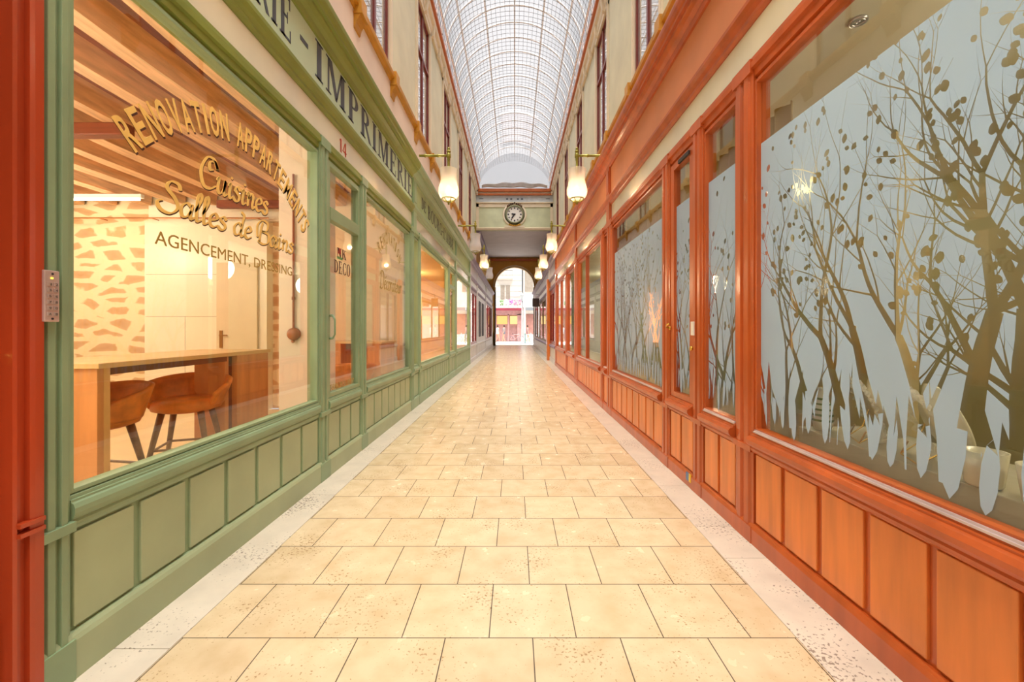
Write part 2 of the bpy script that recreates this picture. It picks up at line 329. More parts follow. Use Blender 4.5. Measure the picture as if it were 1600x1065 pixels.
SCR = {
 'a': ([[(.38,.42),(.22,.5),(.05,.3),(.1,.03),(.26,.04),(.39,.28)],[(.42,.52),(.37,.14),(.43,0),(.54,.1)]], .5),
 'c': ([[(.36,.38),(.25,.5),(.07,.33),(.08,.08),(.22,0),(.4,.12)]], .38),
 'd': ([[(.38,.42),(.22,.5),(.05,.3),(.1,.03),(.26,.04),(.39,.28)],[(.3,.98),(.46,.86),(.4,.5),(.37,.14),(.43,0),(.54,.1)]], .52),
 'e': ([[(.08,.22),(.3,.3),(.34,.42),(.22,.5),(.07,.33),(.08,.08),(.22,0),(.4,.12)]], .4),
 'i': ([[(.02,.38),(.12,.5),(.1,.12),(.16,0),(.28,.1)],[(.14,.66),(.17,.74)]], .27),
 'l': ([[(.02,.3),(.2,.78),(.16,1.0),(.07,.8),(.09,.12),(.16,0),(.28,.1)]], .27),
 'n': ([[(.0,.38),(.11,.5),(.1,0)],[(.1,.28),(.25,.5),(.37,.4),(.34,.1),(.4,0),(.5,.1)]], .49),
 'o': ([[(.2,.5),(.06,.3),(.1,.03),(.25,0),(.37,.22),(.3,.46),(.18,.5)]], .4),
 'r': ([[(.0,.38),(.11,.5),(.1,0)],[(.1,.28),(.22,.5),(.35,.44)]], .34),
 's': ([[(.33,.4),(.2,.5),(.08,.37),(.29,.2),(.25,.02),(.1,0),(.0,.1)]], .36),
 't': ([[(.2,.82),(.14,.15),(.2,0),(.32,.1)],[(.0,.5),(.34,.52)]], .31),
 'u': ([[(.0,.38),(.1,.5),(.08,.12),(.18,0),(.32,.15),(.37,.5)],[(.37,.5),(.34,.12),(.4,0),(.5,.1)]], .49),
 'S': ([[(.62,.82),(.54,1.0),(.3,1.0),(.2,.76),(.48,.5),(.6,.22),(.4,-.03),(.1,.0),(-.02,.2),(.12,.32)]], .66),
 'C': ([[(.5,.66),(.36,.62),(.34,.84),(.52,.92),(.66,.72),(.5,.98),(.22,.95),(.03,.5),(.15,.06),(.42,0),(.66,.18)]], .66),
 'B': ([[(.24,.94),(.16,.5),(.14,.0)],[(.02,.2),(-.04,.7),(.2,1.0),(.52,.95),(.5,.62),(.22,.52)],[(.22,.52),(.62,.46),(.62,.1),(.34,-.03),(.05,.06)]], .72),
 'D': ([[(.24,.94),(.14,.5),(.16,.02)],[(-.04,.74),(.22,1.0),(.6,.86),(.66,.3),(.38,0),(.0,.04)]], .74),
 ' ': ([], .3),
}
SCR['é'] = (SCR['e'][0]+[[(.2,.62),(.32,.78)]], .4)
def script_text(s, wmax=.125, wmin=.04, slant=.12):
    q = []; x = 0; nib = R(35)
    for c in s:
        g, a = SCR[c]
        for st in g:
            P = cat_rom(st); L_ = []; R_ = []
            for i, p in enumerate(P):
                a0 = P[max(i-1,0)]; b0 = P[min(i+1,len(P)-1)]; dx, dy = b0[0]-a0[0], b0[1]-a0[1]; l = math.hypot(dx,dy) or 1
                th = math.atan2(dy, dx); wd = (wmin+(wmax-wmin)*abs(math.sin(th-nib)))/2
                if i in (0, len(P)-1): wd *= .5
                nx, ny = -dy/l*wd, dx/l*wd
                L_.append((p[0]+nx, p[1]+ny)); R_.append((p[0]-nx, p[1]-ny))
            for i in range(len(P)-1):
                f = [L_[i], L_[i+1], R_[i+1], R_[i]]; q.append([(x+u+v*slant, v) for u, v in f])
        x += a
    return q, x
def font_text(s, bold=0.0, sp=1.0):
    cu = bpy.data.curves.new('tmp', 'FONT'); cu.body = s; cu.size = 1.4; cu.offset = bold; cu.space_character = sp; cu.resolution_u = 3
    o = bpy.data.objects.new('tmp', cu); sc.collection.objects.link(o)
    dg = bpy.context.evaluated_depsgraph_get(); me = bpy.data.meshes.new_from_object(o.evaluated_get(dg))
    q = [[tuple(me.vertices[i].co[:2]) for i in p.vertices] for p in me.polygons]
    wd = max((u for f in q for u, v in f), default=0)
    bpy.data.objects.remove(o); bpy.data.curves.remove(cu); bpy.data.meshes.remove(me)
    return q, wd
def put_text(name, q, m, parent, side, W, y, z, sx, sz, th=.002, warp=None):
    """side -1: reads towards +Y on the left wall; side +1: reads towards -Y on the right wall"""
    b = B()
    for f in q:
        P = []
        for u, v in f:
            yy, zz = warp(u, v) if warp else (u*sx, v*sz)
            P.append((side*W, y + (yy if side < 0 else -yy), z + zz))
        try: b.poly(P)
        except ValueError: pass
    if th:
        r = bmesh.ops.extrude_face_region(b.bm, geom=b.bm.faces[:])
        for v in r['geom']:
            if isinstance(v, bmesh.types.BMVert): v.co.x -= side*th
    return b.build(name, m, parent)

# ---------------------------------------------------------------- floor and strips
WL = 1.80; WR = 1.585
def struct(name, b, m, **k):
    o = b.build(name, m, None, **k); o['kind'] = 'structure'; return o
b = B(); b.box(-1.523, 1.29, -8, 36.0, -.1, 0); struct('floor', b, floorm)
b = B(); b.box(-2.4, 2.4, -8, 36.0, -.14, -.104); struct('floor', b, mat('dark_joint_bed', (90,80,68), .8))
def strip(x0, x1, cuts, name, lab):
    b = B()
    for a, c in zip(cuts, cuts[1:]): b.box(x0, x1, a+.002, c-.002, -.1, .001)
    o = struct(name, b, stripm, bevel=.002); o['label'] = lab
rnd = random.Random(4)
def ext(c, end, lo=.9, hi=1.5):
    while c[-1] < end: c.append(c[-1]+rnd.uniform(lo, hi))
    c[-1] = end; return c
strip(-1.84, -1.526, ext([-8,-6.5,-5,-3.4,-1.9,-.6,.6,1.84,3.54,4.83,5.25,6.3], 36), 'trim_1', 'white pitted marble border strip along the green shopfronts')
strip(1.293, 1.63, ext([-8,-6.3,-4.8,-3.3,-1.7,-.4,1.2,2.566,2.98,3.75,4.55,5.24], 36), 'trim_2', 'white pitted marble border strip along the orange shopfronts')

# ---------------------------------------------------------------- shopfront builder
WIN = [0]; DOOR = [0]
def prof_sill(k=1.0): return [(d*(k if d > 0 else 1), z) for d, z in [(-.1,.60),(.015,.60),(.03,.615),(.034,.63),(.028,.64),(.05,.65),(.062,.668),(.064,.69),(.05,.708),(.03,.713),(.03,.722),(.016,.724),(.014,.737),(-.01,.745),(-.1,.745)]]
HEAD = [(-.1,3.04),(-.02,3.04),(-.015,3.07),(.005,3.075),(.008,3.12),(.03,3.125),(.034,3.16),(.02,3.17),(.02,3.20),(-.1,3.20)]
MOLD = [(-.1,3.45),(.0,3.45),(.02,3.465),(.022,3.49),(.045,3.51),(.06,3.54),(.062,3.565),(.04,3.58),(.03,3.61),(.01,3.63),(-.1,3.63)]
CORN = [(-.1,4.06),(.0,4.06),(.02,4.065),(.03,4.09),(.035,4.11),(.07,4.13),(.10,4.155),(.105,4.175),(.13,4.18),(.135,4.20),(.15,4.215),(.165,4.245),(.17,4.275),(.17,4.29),(.1,4.30),(-.75,4.30),(-.75,4.2),(-.1,4.2)]
def shopfront(side, W, y0, y1, bays, M_, label, cornice_to=None, sign_breaks=(), zpl=.185, zpan=(.2,.585), pitch=.316, gap=.038, name='shopfront', z_scale=1):
    P = lambda d, z, t: (side*(W-d), t, z)
    root = thing(name, (side*W, (y0+y1)/2, 0), label, 'shopfront')
    B().prism([(-.1,0),(.03,0),(.03,zpl-.03),(.022,zpl-.012),(.012,zpl),(-.1,zpl)], P, y0, y1).build('plinth', M_['panel' if side < 0 else 'wood'], root)
    def bx(d0, d1, a, c, z0, z1, bb): xs = sorted((side*(W-d0), side*(W-d1))); bb.box(xs[0], xs[1], a, c, z0, z1)
    bb = B(); bx(-.1, -.006, y0, y1, zpl, .6, bb); bb.build('stall_riser', M_['wood'], root)
    B().prism(HEAD, P, y0, y1).build('window_head', M_['mould'], root)
    bb = B(); bx(-.1, -.012, y0, y1, 3.2, 3.45, bb); bb.build('fascia_glass', M_['band'], root)
    B().prism(MOLD, P, y0, y1).build('lower_moulding', M_['mould'], root)
    bb = B(); bx(-.1, .0, y0, y1, 3.63, 4.06, bb); sg = bb.build('sign_board', M_['sign'], root)
    B().prism(CORN, P, y0, y1).build('cornice', M_['mould'], root)
    for s in sign_breaks:
        bb = B(); bx(-.02, .03, s-.11, s+.11, 3.16, 4.12, bb); bx(.03, .04, s-.07, s+.07, 3.66, 4.02, bb); bb.build('sign_pilaster', M_['wood'], root, bevel=.004)
    for bay in bays:
        k, a, c = bay[0], bay[1], bay[2]; opt = bay[3] if len(bay) > 3 else {}
        if k == 'post':
            bb = B(); wd = c-a
            pr = [(a,-.1),(a,.012),(a+wd*.14,.014),(a+wd*.18,.026),(a+wd*.4,.028),(a+wd*.44,.012),(a+wd*.56,.012),(a+wd*.6,.028),(a+wd*.82,.026),(a+wd*.86,.014),(c,.012),(c,-.1)]
            bb.prism(pr, lambda y, d, t: (side*(W-d), y, t), 0, 3.2); bx(-.05,.034,a-.004,c+.004,0,zpl-.02,bb)
            bx(-.05,.036,a-.003,c+.003,3.10,3.19,bb); bx(-.05,.036,a-.003,c+.003,.60,.64,bb)
            bb.build('pilaster', M_['wood'], root, bevel=.002); continue
        # kick panels
        n = opt.get('n') or max(1, round((c-a)/pitch)); p_ = (c-a)/n
        for i in range(n):
            bb = B(); bx(-.02, .007, a+i*p_+gap/2, a+(i+1)*p_-gap/2, zpan[0], zpan[1], bb)
            bb.build('kick_panel', M_['panel'], root, bevel=.004)
        B().prism(prof_sill(.5 if side < 0 else 1.0), P, a, c).build('sill', M_['mould' if side > 0 else 'wood'], root)
        fr = opt.get('fr', .022); zb = .745; zt = 3.045
        if k in ('window', 'door'):
            if k == 'window': WIN[0] += 1; nm = 'window_%d' % WIN[0]
            else: DOOR[0] += 1; nm = 'door_%d' % DOOR[0]
            wr = thing(nm, (side*(W+.02), (a+c)/2, zb), opt.get('label'), None, None, 'structure')
            fm = opt.get('fm', M_['wood']); bb = B()
            fb = opt.get('fb', fr)
            bx(-.06,.004,a,a+fb,zb,zt,bb); bx(-.06,.004,c-fb,c,zb,zt,bb); bx(-.06,.004,a+fb,c-fb,zb,zb+fr*.8,bb); bx(-.06,.004,a+fb,c-fb,zt-fr,zt,bb)
            tr = opt.get('transom')
            if tr: bx(-.06,.01,a+fb,c-fb,tr[0],tr[1],bb)
            for mu in opt.get('mull', ()): bx(-.06,.012,mu-.03,mu+.03,zb+fr*.8,zt-fr,bb)
            bb.build('door_frame' if k == 'door' else 'window_frame', fm, wr, bevel=.002)
            segs = [(zb+fr*.8, zt-fr)] if not tr else [(zb+fr*.8, tr[0]), (tr[1], zt-fr)]
            ys = [a+fb]+[q for mu in opt.get('mull', ()) for q in (mu-.03, mu+.03)]+[c-fb]
            for z0, z1 in segs:
                for i in range(0, len(ys), 2):
                    bb = B(); bx(-.034,-.028,ys[i],ys[i+1],z0,z1,bb); bb.build('pane', glass, wr)
            opt['root'] = wr
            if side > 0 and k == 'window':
                bb = B(); bx(.0,.012,a+.01,c-.01,.742,.752,bb); bx(.004,.02,a+.01,c-.01,.734,.743,bb); bb.build('sill_highlight', mat('sill_highlight_tint', (214,196,196), .3, metal=.3), wr)  # thin pale strip: highlight lines along the sill put into its colour
        elif k == 'solid':
            bb = B(); bx(-.1,-.0,a,c,.745,3.05,bb); bb.build('closed_panel', opt.get('fm', M_['wood']), root)
    return root

GM = dict(wood=green, panel=greenpan, mould=greendark, sign=greensign, band=creamglass)
GM2 = dict(wood=sage, panel=sage, mould=sage, sign=mat('sage_sign_paint', (158,180,128), .45), band=creamglass)
OM = dict(wood=orange, panel=orangepan, mould=orange, sign=orangesign, band=creamglass)
GR = dict(wood=greyp, panel=greyp, mould=lilac, sign=mat('lavender_grey_sign', (200,198,210), .4), band=mat('pale_fascia', (226,226,230), .3))
w1 = {'label': 'large shop window with gold RENOVATION APPARTEMENTS lettering in the green front', 'n': 7}
d1 = {'label': 'narrow glazed green shop door with DECO logo under number 14', 'n': 3, 'transom': (2.48, 2.6), 'fr': .05}
w2 = {'label': 'shop window marked Décorateur right of the green door', 'n': 7}
sf1 = shopfront(-1, WL, 1.562, 7.27, [('post',1.562,1.674),('window',1.674,3.81,w1),('post',3.81,4.0),('door',4.0,4.83,d1),('post',4.83,5.02),('window',5.02,7.13,w2),('post',7.13,7.27)],
    GM, 'olive green wooden shopfront with IMPRIMERIE sign and number 14, nearest on the left')
w3 = {'label': 'glowing shop window below the DE BOURG-L’ABBÉ sign'}; w3n = {'label': 'narrow side light at the near end of the sage green front', 'n': 1}
w4 = {'label': 'farthest window of the sage green front'}; d3 = {'label': 'narrow pale door of the sage green front', 'n': 2, 'transom': (2.55, 2.65)}
sf2 = shopfront(-1, WL, 7.27, 16.7, [('post',7.27,7.36),('window',7.36,7.75,w3n),('post',7.75,7.93),('window',7.93,11.25,w3),('post',11.25,11.5),('door',11.5,12.5,d3),('post',12.5,12.9),('window',12.9,16.4,w4),('post',16.4,16.7)],
    GM2, 'sage green wooden shopfront lettered DE BOURG-L’ABBÉ, second on the left', sign_breaks=(7.42, 12.7, 16.55))
# far left, pale grey fronts
g1 = {'label': 'maroon framed window of the pale grey front on the left', 'fm': maroon, 'fr': .12, 'mull': (18.3,)}; g2 = {'label': 'maroon framed door near the arch on the left', 'fm': maroon, 'fr': .12}
g3 = {'label': 'last window before the arch on the left', 'fm': maroon, 'fr': .08, 'mull': (28.4, 30.4)}
sf3 = shopfront(-1, WL, 16.7, 33.9, [('post',16.7,17.0),('window',17.0,19.6,g1),('post',19.6,20.2),('solid',20.2,25.6,{}),('post',25.6,26.2),('window',26.2,32.6,g3),('post',32.6,33.9)],
    GR, 'pale grey shopfronts before the arch on the left side', sign_breaks=(16.9, 20.0, 25.9), pitch=.6)
for yy in (20.9, 22.9):
    b = B(); b.box(-1.80, -1.77, yy, yy+1.2, 1.0, 2.8); tag(b.build('poster_board', dark, None, loc=(-1.8, yy+.6, 1.0)), 'tall black board on the pale grey left wall, %s of two' % ('nearer' if yy < 22 else 'farther'), 'board')
# right
r1 = {'label': 'largest frosted tree window, nearest on the right', 'n': 9}
r2 = {'label': 'frosted tree side pane between the big window and the orange door', 'n': 2}
r3 = {'label': 'orange wooden shop door with narrow frosted tree pane', 'n': 2, 'fr': .06, 'fb': .09}
r4 = {'label': 'frosted tree window beyond the orange door', 'n': 8}
kw = dict(zpl=.13, zpan=(.145,.59), pitch=.291, gap=.036)
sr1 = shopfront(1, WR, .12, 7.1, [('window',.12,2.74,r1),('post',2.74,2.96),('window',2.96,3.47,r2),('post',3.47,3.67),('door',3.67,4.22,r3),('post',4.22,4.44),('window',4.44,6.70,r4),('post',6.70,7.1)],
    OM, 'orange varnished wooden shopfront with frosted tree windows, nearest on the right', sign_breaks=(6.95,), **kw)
r5 = {'label': 'three-pane window of the second orange front', 'mull': (9.2,)}; r6 = {'label': 'farther window of the second orange front', 'mull': (12.6, 14.3)}
r5n = {'label': 'narrow side light at the near end of the second orange front', 'n': 1}
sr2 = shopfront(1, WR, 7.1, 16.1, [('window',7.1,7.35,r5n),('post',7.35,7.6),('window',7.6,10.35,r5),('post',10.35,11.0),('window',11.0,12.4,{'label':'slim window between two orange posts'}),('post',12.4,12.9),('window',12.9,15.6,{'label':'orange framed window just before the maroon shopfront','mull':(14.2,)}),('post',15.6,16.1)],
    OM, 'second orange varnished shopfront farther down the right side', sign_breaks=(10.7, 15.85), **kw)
r7 = {'label': 'maroon window just beyond the orange fronts on the right', 'fm': maroon, 'fr': .18, 'mull': (17.3,)}; r8 = {'label': 'last window before the arch on the right', 'fm': mat('taupe_frame', (120,90,60), .4), 'fr': .12, 'mull': (23.5, 26.5, 29)}
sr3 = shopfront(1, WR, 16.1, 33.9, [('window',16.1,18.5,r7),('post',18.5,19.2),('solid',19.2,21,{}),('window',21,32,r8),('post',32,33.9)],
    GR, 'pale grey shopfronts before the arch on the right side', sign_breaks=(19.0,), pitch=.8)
b = B(); b.box(1.45, 1.6, 18.5, 18.95, 0, 3.6); b.box(1.43, 1.6, 18.48, 18.97, 1.75, 1.8); b.box(1.43, 1.6, 18.48, 18.97, 2.05, 2.1)
tag(b.build('pillar', orangepan, None, loc=(1.5, 18.7, 0)), 'tall narrow orange pillar between maroon and grey fronts', 'pillar')

# fronts behind the camera (light and reflections only need them to carry on)
b = B(); b.box(-1.95, -1.8, -8, 1.3, 0, 4.3); struct('wall_left_rear', b, greenpan)
b = B(); b.box(1.6, 1.75, -8, .12, 0, 4.3); struct('wall_right_rear', b, orange)

# kick lettering of signs
q, wd = serif_text('IMPRIMERIE'); put_text('sign_lettering', q, signink, sf1, -1, WL-.001, 3.75, 3.70, 3.62/wd, .34)
q, wd = serif_text('-'); put_text('sign_lettering', q, signink, sf1, -1, WL-.001, 3.47, 3.70, .40, .34)
q, wd = serif_text('PAPETERIE'); put_text('sign_lettering', q, signink, sf1, -1, WL-.001, .36+1.3, 3.70, 1.72/wd, .34)
q, wd = serif_text('14'); put_text('house_number', q, redink, sf1, -1, WL+.010, 4.30, 3.25, .20/wd, .14)
q, wd = serif_text('DE'); put_text('sign_lettering', q, dark, sf2, -1, WL-.001, 8.05, 3.74, .42/wd, .22)
q, wd = serif_text("BOURG-L'ABBÉ"); put_text('sign_lettering', q, dark, sf2, -1, WL-.001, 8.63, 3.70, 3.6/wd, .28)
q, wd = serif_text('PAPIERS'.replace('S','E')); 
# window 1 gold lettering
PX = lambda W, x: W*F/(VX-x)
W1 = WL+.026; wr = w1['root']
txt = 'RENOVATION APPARTEMENTS'; ca, cz, rad = 2.775, 1.60, 1.02; th0, th1 = R(140), R(38)
adv = {'I': .62, ' ': .75, 'M': 1.25, 'N': 1.08, 'O': 1.05}
tot = sum(adv.get(c, 1.0) for c in txt); acc = 0; Q = []
for c in txt:
    a = adv.get(c, 1.0)
    if c != ' ':
        q, wd = font_text(c, .022); t = th0 + (th1-th0)*(acc+a/2)/tot; lw = (.27 if c == 'I' else a*.84)*(abs(th0-th1)*rad/tot)
        u0 = min(u for f in q for u, v in f); ww = max(u for f in q for u, v in f)-u0
        for f in q:
            Q.append([((ca+(rad+v*.165)*math.cos(t) + ((u-u0)/ww-.5)*lw*math.sin(t)), cz+(rad+v*.165)*math.sin(t) - ((u-u0)/ww-.5)*lw*math.cos(t)) for u, v in f])
    acc += a
put_text('window_lettering', Q, glet, wr, -1, W1-.004, 0, 0, 1, 1)
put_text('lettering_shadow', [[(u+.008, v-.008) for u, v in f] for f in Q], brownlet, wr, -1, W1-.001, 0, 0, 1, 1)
for s, y0_, y1_, z_, h_, kk in (('Cuisines', 2.40, 3.07, 2.25, .19, 0), ('Salles de Bains', 2.12, 3.42, 2.03, .165, 1)):
    q, wd = script_text(s); 
    put_text('window_lettering', q, glet, wr, -1, W1-.004, y0_, z_, (y1_-y0_)/wd, h_)
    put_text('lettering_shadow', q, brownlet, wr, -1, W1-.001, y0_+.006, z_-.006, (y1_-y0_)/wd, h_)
q, wd = font_text('AGENCEMENT, DRESSING'); put_text('window_lettering', q, glet2, wr, -1, W1-.004, 2.105, 1.845, 1.30/wd, .072)
# door lettering
wr = d1['root']
q, wd = serif_text('DECO'); put_text('window_lettering', q, brownlet, wr, -1, W1-.004, 4.20, 1.985, .42/wd, .13)
q, wd = serif_text('NK'); put_text('logo_mark', q, brownlet, wr, -1, W1-.004, 4.27, 2.15, .24/wd, .10)
b = B(); b.box(-W1, -W1+.006, 4.3, 4.36, 2.19, 2.25); b.build('logo_mark', mat('logo_red', (200,60,40), .4), wr)
b = B(); b.box(-W1, -W1+.007, 4.28, 4.40, 2.135, 2.16); b.build('logo_mark', mat('logo_green', (90,140,70), .4), wr)
q, wd = font_text('Tél.06.20.31.00.97', .01); put_text('window_lettering', q, glet2, wr, -1, W1-.004, 4.09, .80, .62/wd, .06)
b = B(); b.tube([(-1.76,4.03,1.32),(-1.74,4.03,1.36),(-1.74,4.03,1.5),(-1.76,4.03,1.54)], .009, 8); b.tube([(-1.79,4.03,1.32),(-1.76,4.03,1.32)], .012); b.tube([(-1.79,4.03,1.54),(-1.76,4.03,1.54)], .012)
b.build('door_handle', green, wr, smooth=True)
# window 2 lettering
wr = w2['root']
q, wd = script_text('Décorateur', .11, .04); put_text('window_lettering', q, glet2, wr, -1, W1-.004, 5.62, 1.97, 1.05/wd, .24)
Q = []; txt = 'RENOVATION'; th0, th1 = R(140), R(40); rad = .62; tot = len(txt)
for i, c in enumerate(txt):
    q, wd = font_text(c, .02); t = th0+(th1-th0)*(i+.5)/tot; u0 = min(u for f in q for u, v in f); ww = max(max(u for f in q for u, v in f)-u0, .3)
    for f in q: Q.append([(6.1+(rad+v*.17)*math.cos(t)+((u-u0)/ww-.5)*.075*math.sin(t), 2.02+(rad+v*.17)*math.sin(t)-((u-u0)/ww-.5)*.075*math.cos(t)) for u, v in f])
put_text('window_lettering', Q, glet2, wr, -1, W1-.004, 0, 0, 1, 1)

# right door ironmongery
wr = r3['root']
b = B(); b.box(1.545,1.565,3.60,3.655,1.355,1.475); tag(b.build('doorbell_box', white, None, bevel=.004, loc=(1.56,3.62,1.4)), 'small white box on the orange post beside the door', 'doorbell')
b = B(); b.lathe([(.0,0),(.016,.0),(.022,-.01),(.02,-.02),(.0,-.024)], (1.565,3.66,1.24), 12, axis='x'); b.build('lock', brasslt, wr, smooth=True)
b = B(); b.tube([(1.57,4.20,1.42),(1.53,4.20,1.43),(1.52,4.15,1.45),(1.52,4.10,1.46)], .009); b.lathe([(0,0),(.02,0),(.02,-.01),(0,-.012)], (1.572,4.20,1.42), 12, axis='x'); b.build('door_handle', brasslt, wr, smooth=True)
b = B(); b.box(1.56,1.58,3.74,3.98,2.985,3.02); b.build('door_closer', dark, wr, bevel=.003)
b = B(); b.box(1.548,1.556,3.66,3.70,.055,.125); tag(b.build('sticker', mat('yellow_sticker', (236,190,40), .4), None, loc=(1.55,3.7,.09)), 'small yellow sticker low on the orange plinth', 'sticker')
b = B(); b.box(1.548,1.556,3.70,3.76,.055,.125); tag(b.build('sticker', mat('blue_sticker', (90,120,160), .4), None, loc=(1.55,3.76,.09)), 'small blue grey sticker low on the orange plinth', 'sticker')

# ---------------------------------------------------------------- frosted tree film
def film_cut(root, ya, yb, seeds, seed, z0=.83, z1=2.62, zfree=1.12, dens=1.0):
    """sheet with the trees cut out of it, in wall coordinates (y, z)"""
    rd = random.Random(seed); trees = []; leaves = []
    def limb(y, z, ang, ln, w0, depth):
        n = max(3, int(ln/.05)); pts = [(y, z, w0)]; cur = rd.uniform(-1.1, 1.1); a = ang; kids = []
        for i in range(n):
            t = (i+1)/n; a += cur*ln/n*1.6 + rd.uniform(-.09, .09); a += (math.pi/2-a)*.07
            y += math.cos(a)*ln/n; z += math.sin(a)*ln/n; wv = w0*(1-t*.45) if depth < 4 else w0*(1-t*.95)
            pts.append((y, z, wv)); kids.append((y, z, a, wv, t))
        L_, R_ = [], []
        for i, (py, pz, wv) in enumerate(pts):
            q0 = pts[max(0, i-1)]; q1 = pts[min(len(pts)-1, i+1)]; dy, dz = q1[0]-q0[0], q1[1]-q0[1]; l = math.hypot(dy, dz) or 1
            L_.append((py-dz/l*wv/2, pz+dy/l*wv/2)); R_.append((py+dz/l*wv/2, pz-dy/l*wv/2))
        for i in range(len(pts)-1): trees.append([R_[i], R_[i+1], L_[i+1], L_[i]])
        if depth >= 5 or w0 < .0035:
            if rd.random() < .4: lf(y, z, a + rd.uniform(-.5,.5), rd.uniform(.025,.05))
            return
        y, z, wv = pts[-1]
        for sgn in (-1, 1): limb(y, z, a+sgn*rd.uniform(.16, .5), ln*rd.uniform(.6,.85), wv*rd.uniform(.6,.9), depth+1)
        for (ky, kz, ka, kw, t) in kids:
            if t > .3 and rd.random() < (.3 if depth else .22)*dens: limb(ky, kz, ka+rd.choice((-1,1))*rd.uniform(.4,.9), ln*rd.uniform(.35,.6), kw*.45, depth+1+(rd.random()<.4))
    def lf(y, z, a, s):
        P = []
        for k in range(12):
            t = k/12*2*math.pi; u = s*(.5+.5*math.cos(t)); v = s*.36*math.sin(t)*(.35+.65*abs(math.sin(t)))
            P.append((y+u*math.cos(a)-v*math.sin(a), z+u*math.sin(a)+v*math.cos(a)))
        trees.append(P)
    for (y, wv, ln, an) in seeds: limb(y, .78, R(an), ln, wv, 0)
    y = ya+.02
    while y < yb:
        h = rd.uniform(.18, .5); wd = rd.uniform(.024, .06)*(1 if yb-ya > 1 else .8)*(1.5 if y < 1.9 and yb-ya > 2 else 1); zb = rd.uniform(.76, .86); ln = rd.uniform(-.12,.12)
        P = []
        for k in range(10):
            t = k/10*2*math.pi; v = .5-.5*math.cos(t); P.append((y+ln*v*h+wd/2*math.sin(t), zb+v*h))
        leaves.append(P); y += rd.uniform(.9, 2.2)*wd+.02
    y = ya+.03
    while y < yb:
        h = rd.uniform(.12, .42); wd = rd.uniform(.03, .1); ln = rd.uniform(-.06,.06)
        trees.append([(y-wd/2, .78), (y+wd/2, .78), (y+wd*.42+ln*.3, .84+h*.4), (y+ln, .84+h), (y-wd*.4+ln*.3, .84+h*.4)]); y += rd.uniform(.5, 1.2)*wd
    outer = [(ya, .835), (yb, .835), (yb, z1), (ya, z1)]
    # clip boundary polygons
    def clip(P):
        for ax, lim, s in ((0, ya, 1), (0, yb, -1), (1, z0-.16, 1), (1, z1, -1)):
            o = []
            for i in range(len(P)):
                p, q_ = P[i], P[(i+1) % len(P)]; pi, qi = (p[ax]-lim)*s >= 0, (q_[ax]-lim)*s >= 0
                if pi: o.append(p)
                if pi != qi:
                    t = (lim-p[ax])/(q_[ax]-p[ax]); o.append((p[0]+(q_[0]-p[0])*t, p[1]+(q_[1]-p[1])*t))
            P = o
            if len(P) < 3: return None
        return P
    polys = [outer]+[p for p in (clip(l) for l in leaves) if p]; nl = len(polys)
    polys += [p for p in (clip(t) for t in trees) if p]
    vs, fs = [], []
    for P in polys:
        fs.append(list(range(len(vs), len(vs)+len(P)))); vs += [Vector((round(p[0],5), round(p[1],5))) for p in P]
    V, E, Fc, ov, oe, of = geometry.delaunay_2d_cdt(vs, [], fs, 1, 1e-5)
    b = B(); vv = [b.bm.verts.new((WR+.024, v.x, v.y)) for v in V]
    for f, o in zip(Fc, of):
        s = set(o); lv = any(0 < k < nl for k in s); tree = any(k >= nl for k in s)
        if (0 in s and not tree) or (lv and not tree) or (lv and V[f[0]].y < 1.02):
            try: b.bm.faces.new([vv[i] for i in f])
            except ValueError: pass
    for v in [v for v in b.bm.verts if not v.link_faces]: b.bm.verts.remove(v)
    o = b.build('frosted_tree_film', film, root, solid=.0008)
    o['label'] = 'frosted film with clear tree silhouettes and grass blades'
    return o
film_cut(r1['root'], .30, 2.715, [(2.66,.035,.5,95),(2.45,.04,.5,88),(2.22,.05,.55,84),(2.02,.07,.62,98),(1.83,.075,.66,80),(1.66,.07,.62,96),(1.49,.10,.7,90),(1.34,.085,.7,102),(1.2,.085,.7,84),(.95,.08,.6,90),(.7,.08,.6,95)], 7)
film_cut(r2['root'], 2.985, 3.447, [(3.03,.04,.55,88),(3.12,.06,.62,95),(3.22,.05,.6,84),(3.31,.06,.66,97),(3.40,.05,.6,90)], 12, dens=.9)
film_cut(r3['root'], 3.762, 4.128, [(3.80,.04,.6,92),(3.89,.06,.65,86),(3.98,.05,.6,97),(4.07,.05,.6,90)], 13, dens=.9)
film_cut(r4['root'], 4.465, 6.675, [(4.56+.15*i, rnd.uniform(.05,.09), rnd.uniform(.55,.75), rnd.uniform(82,98)) for i in range(14)], 14, dens=.8)

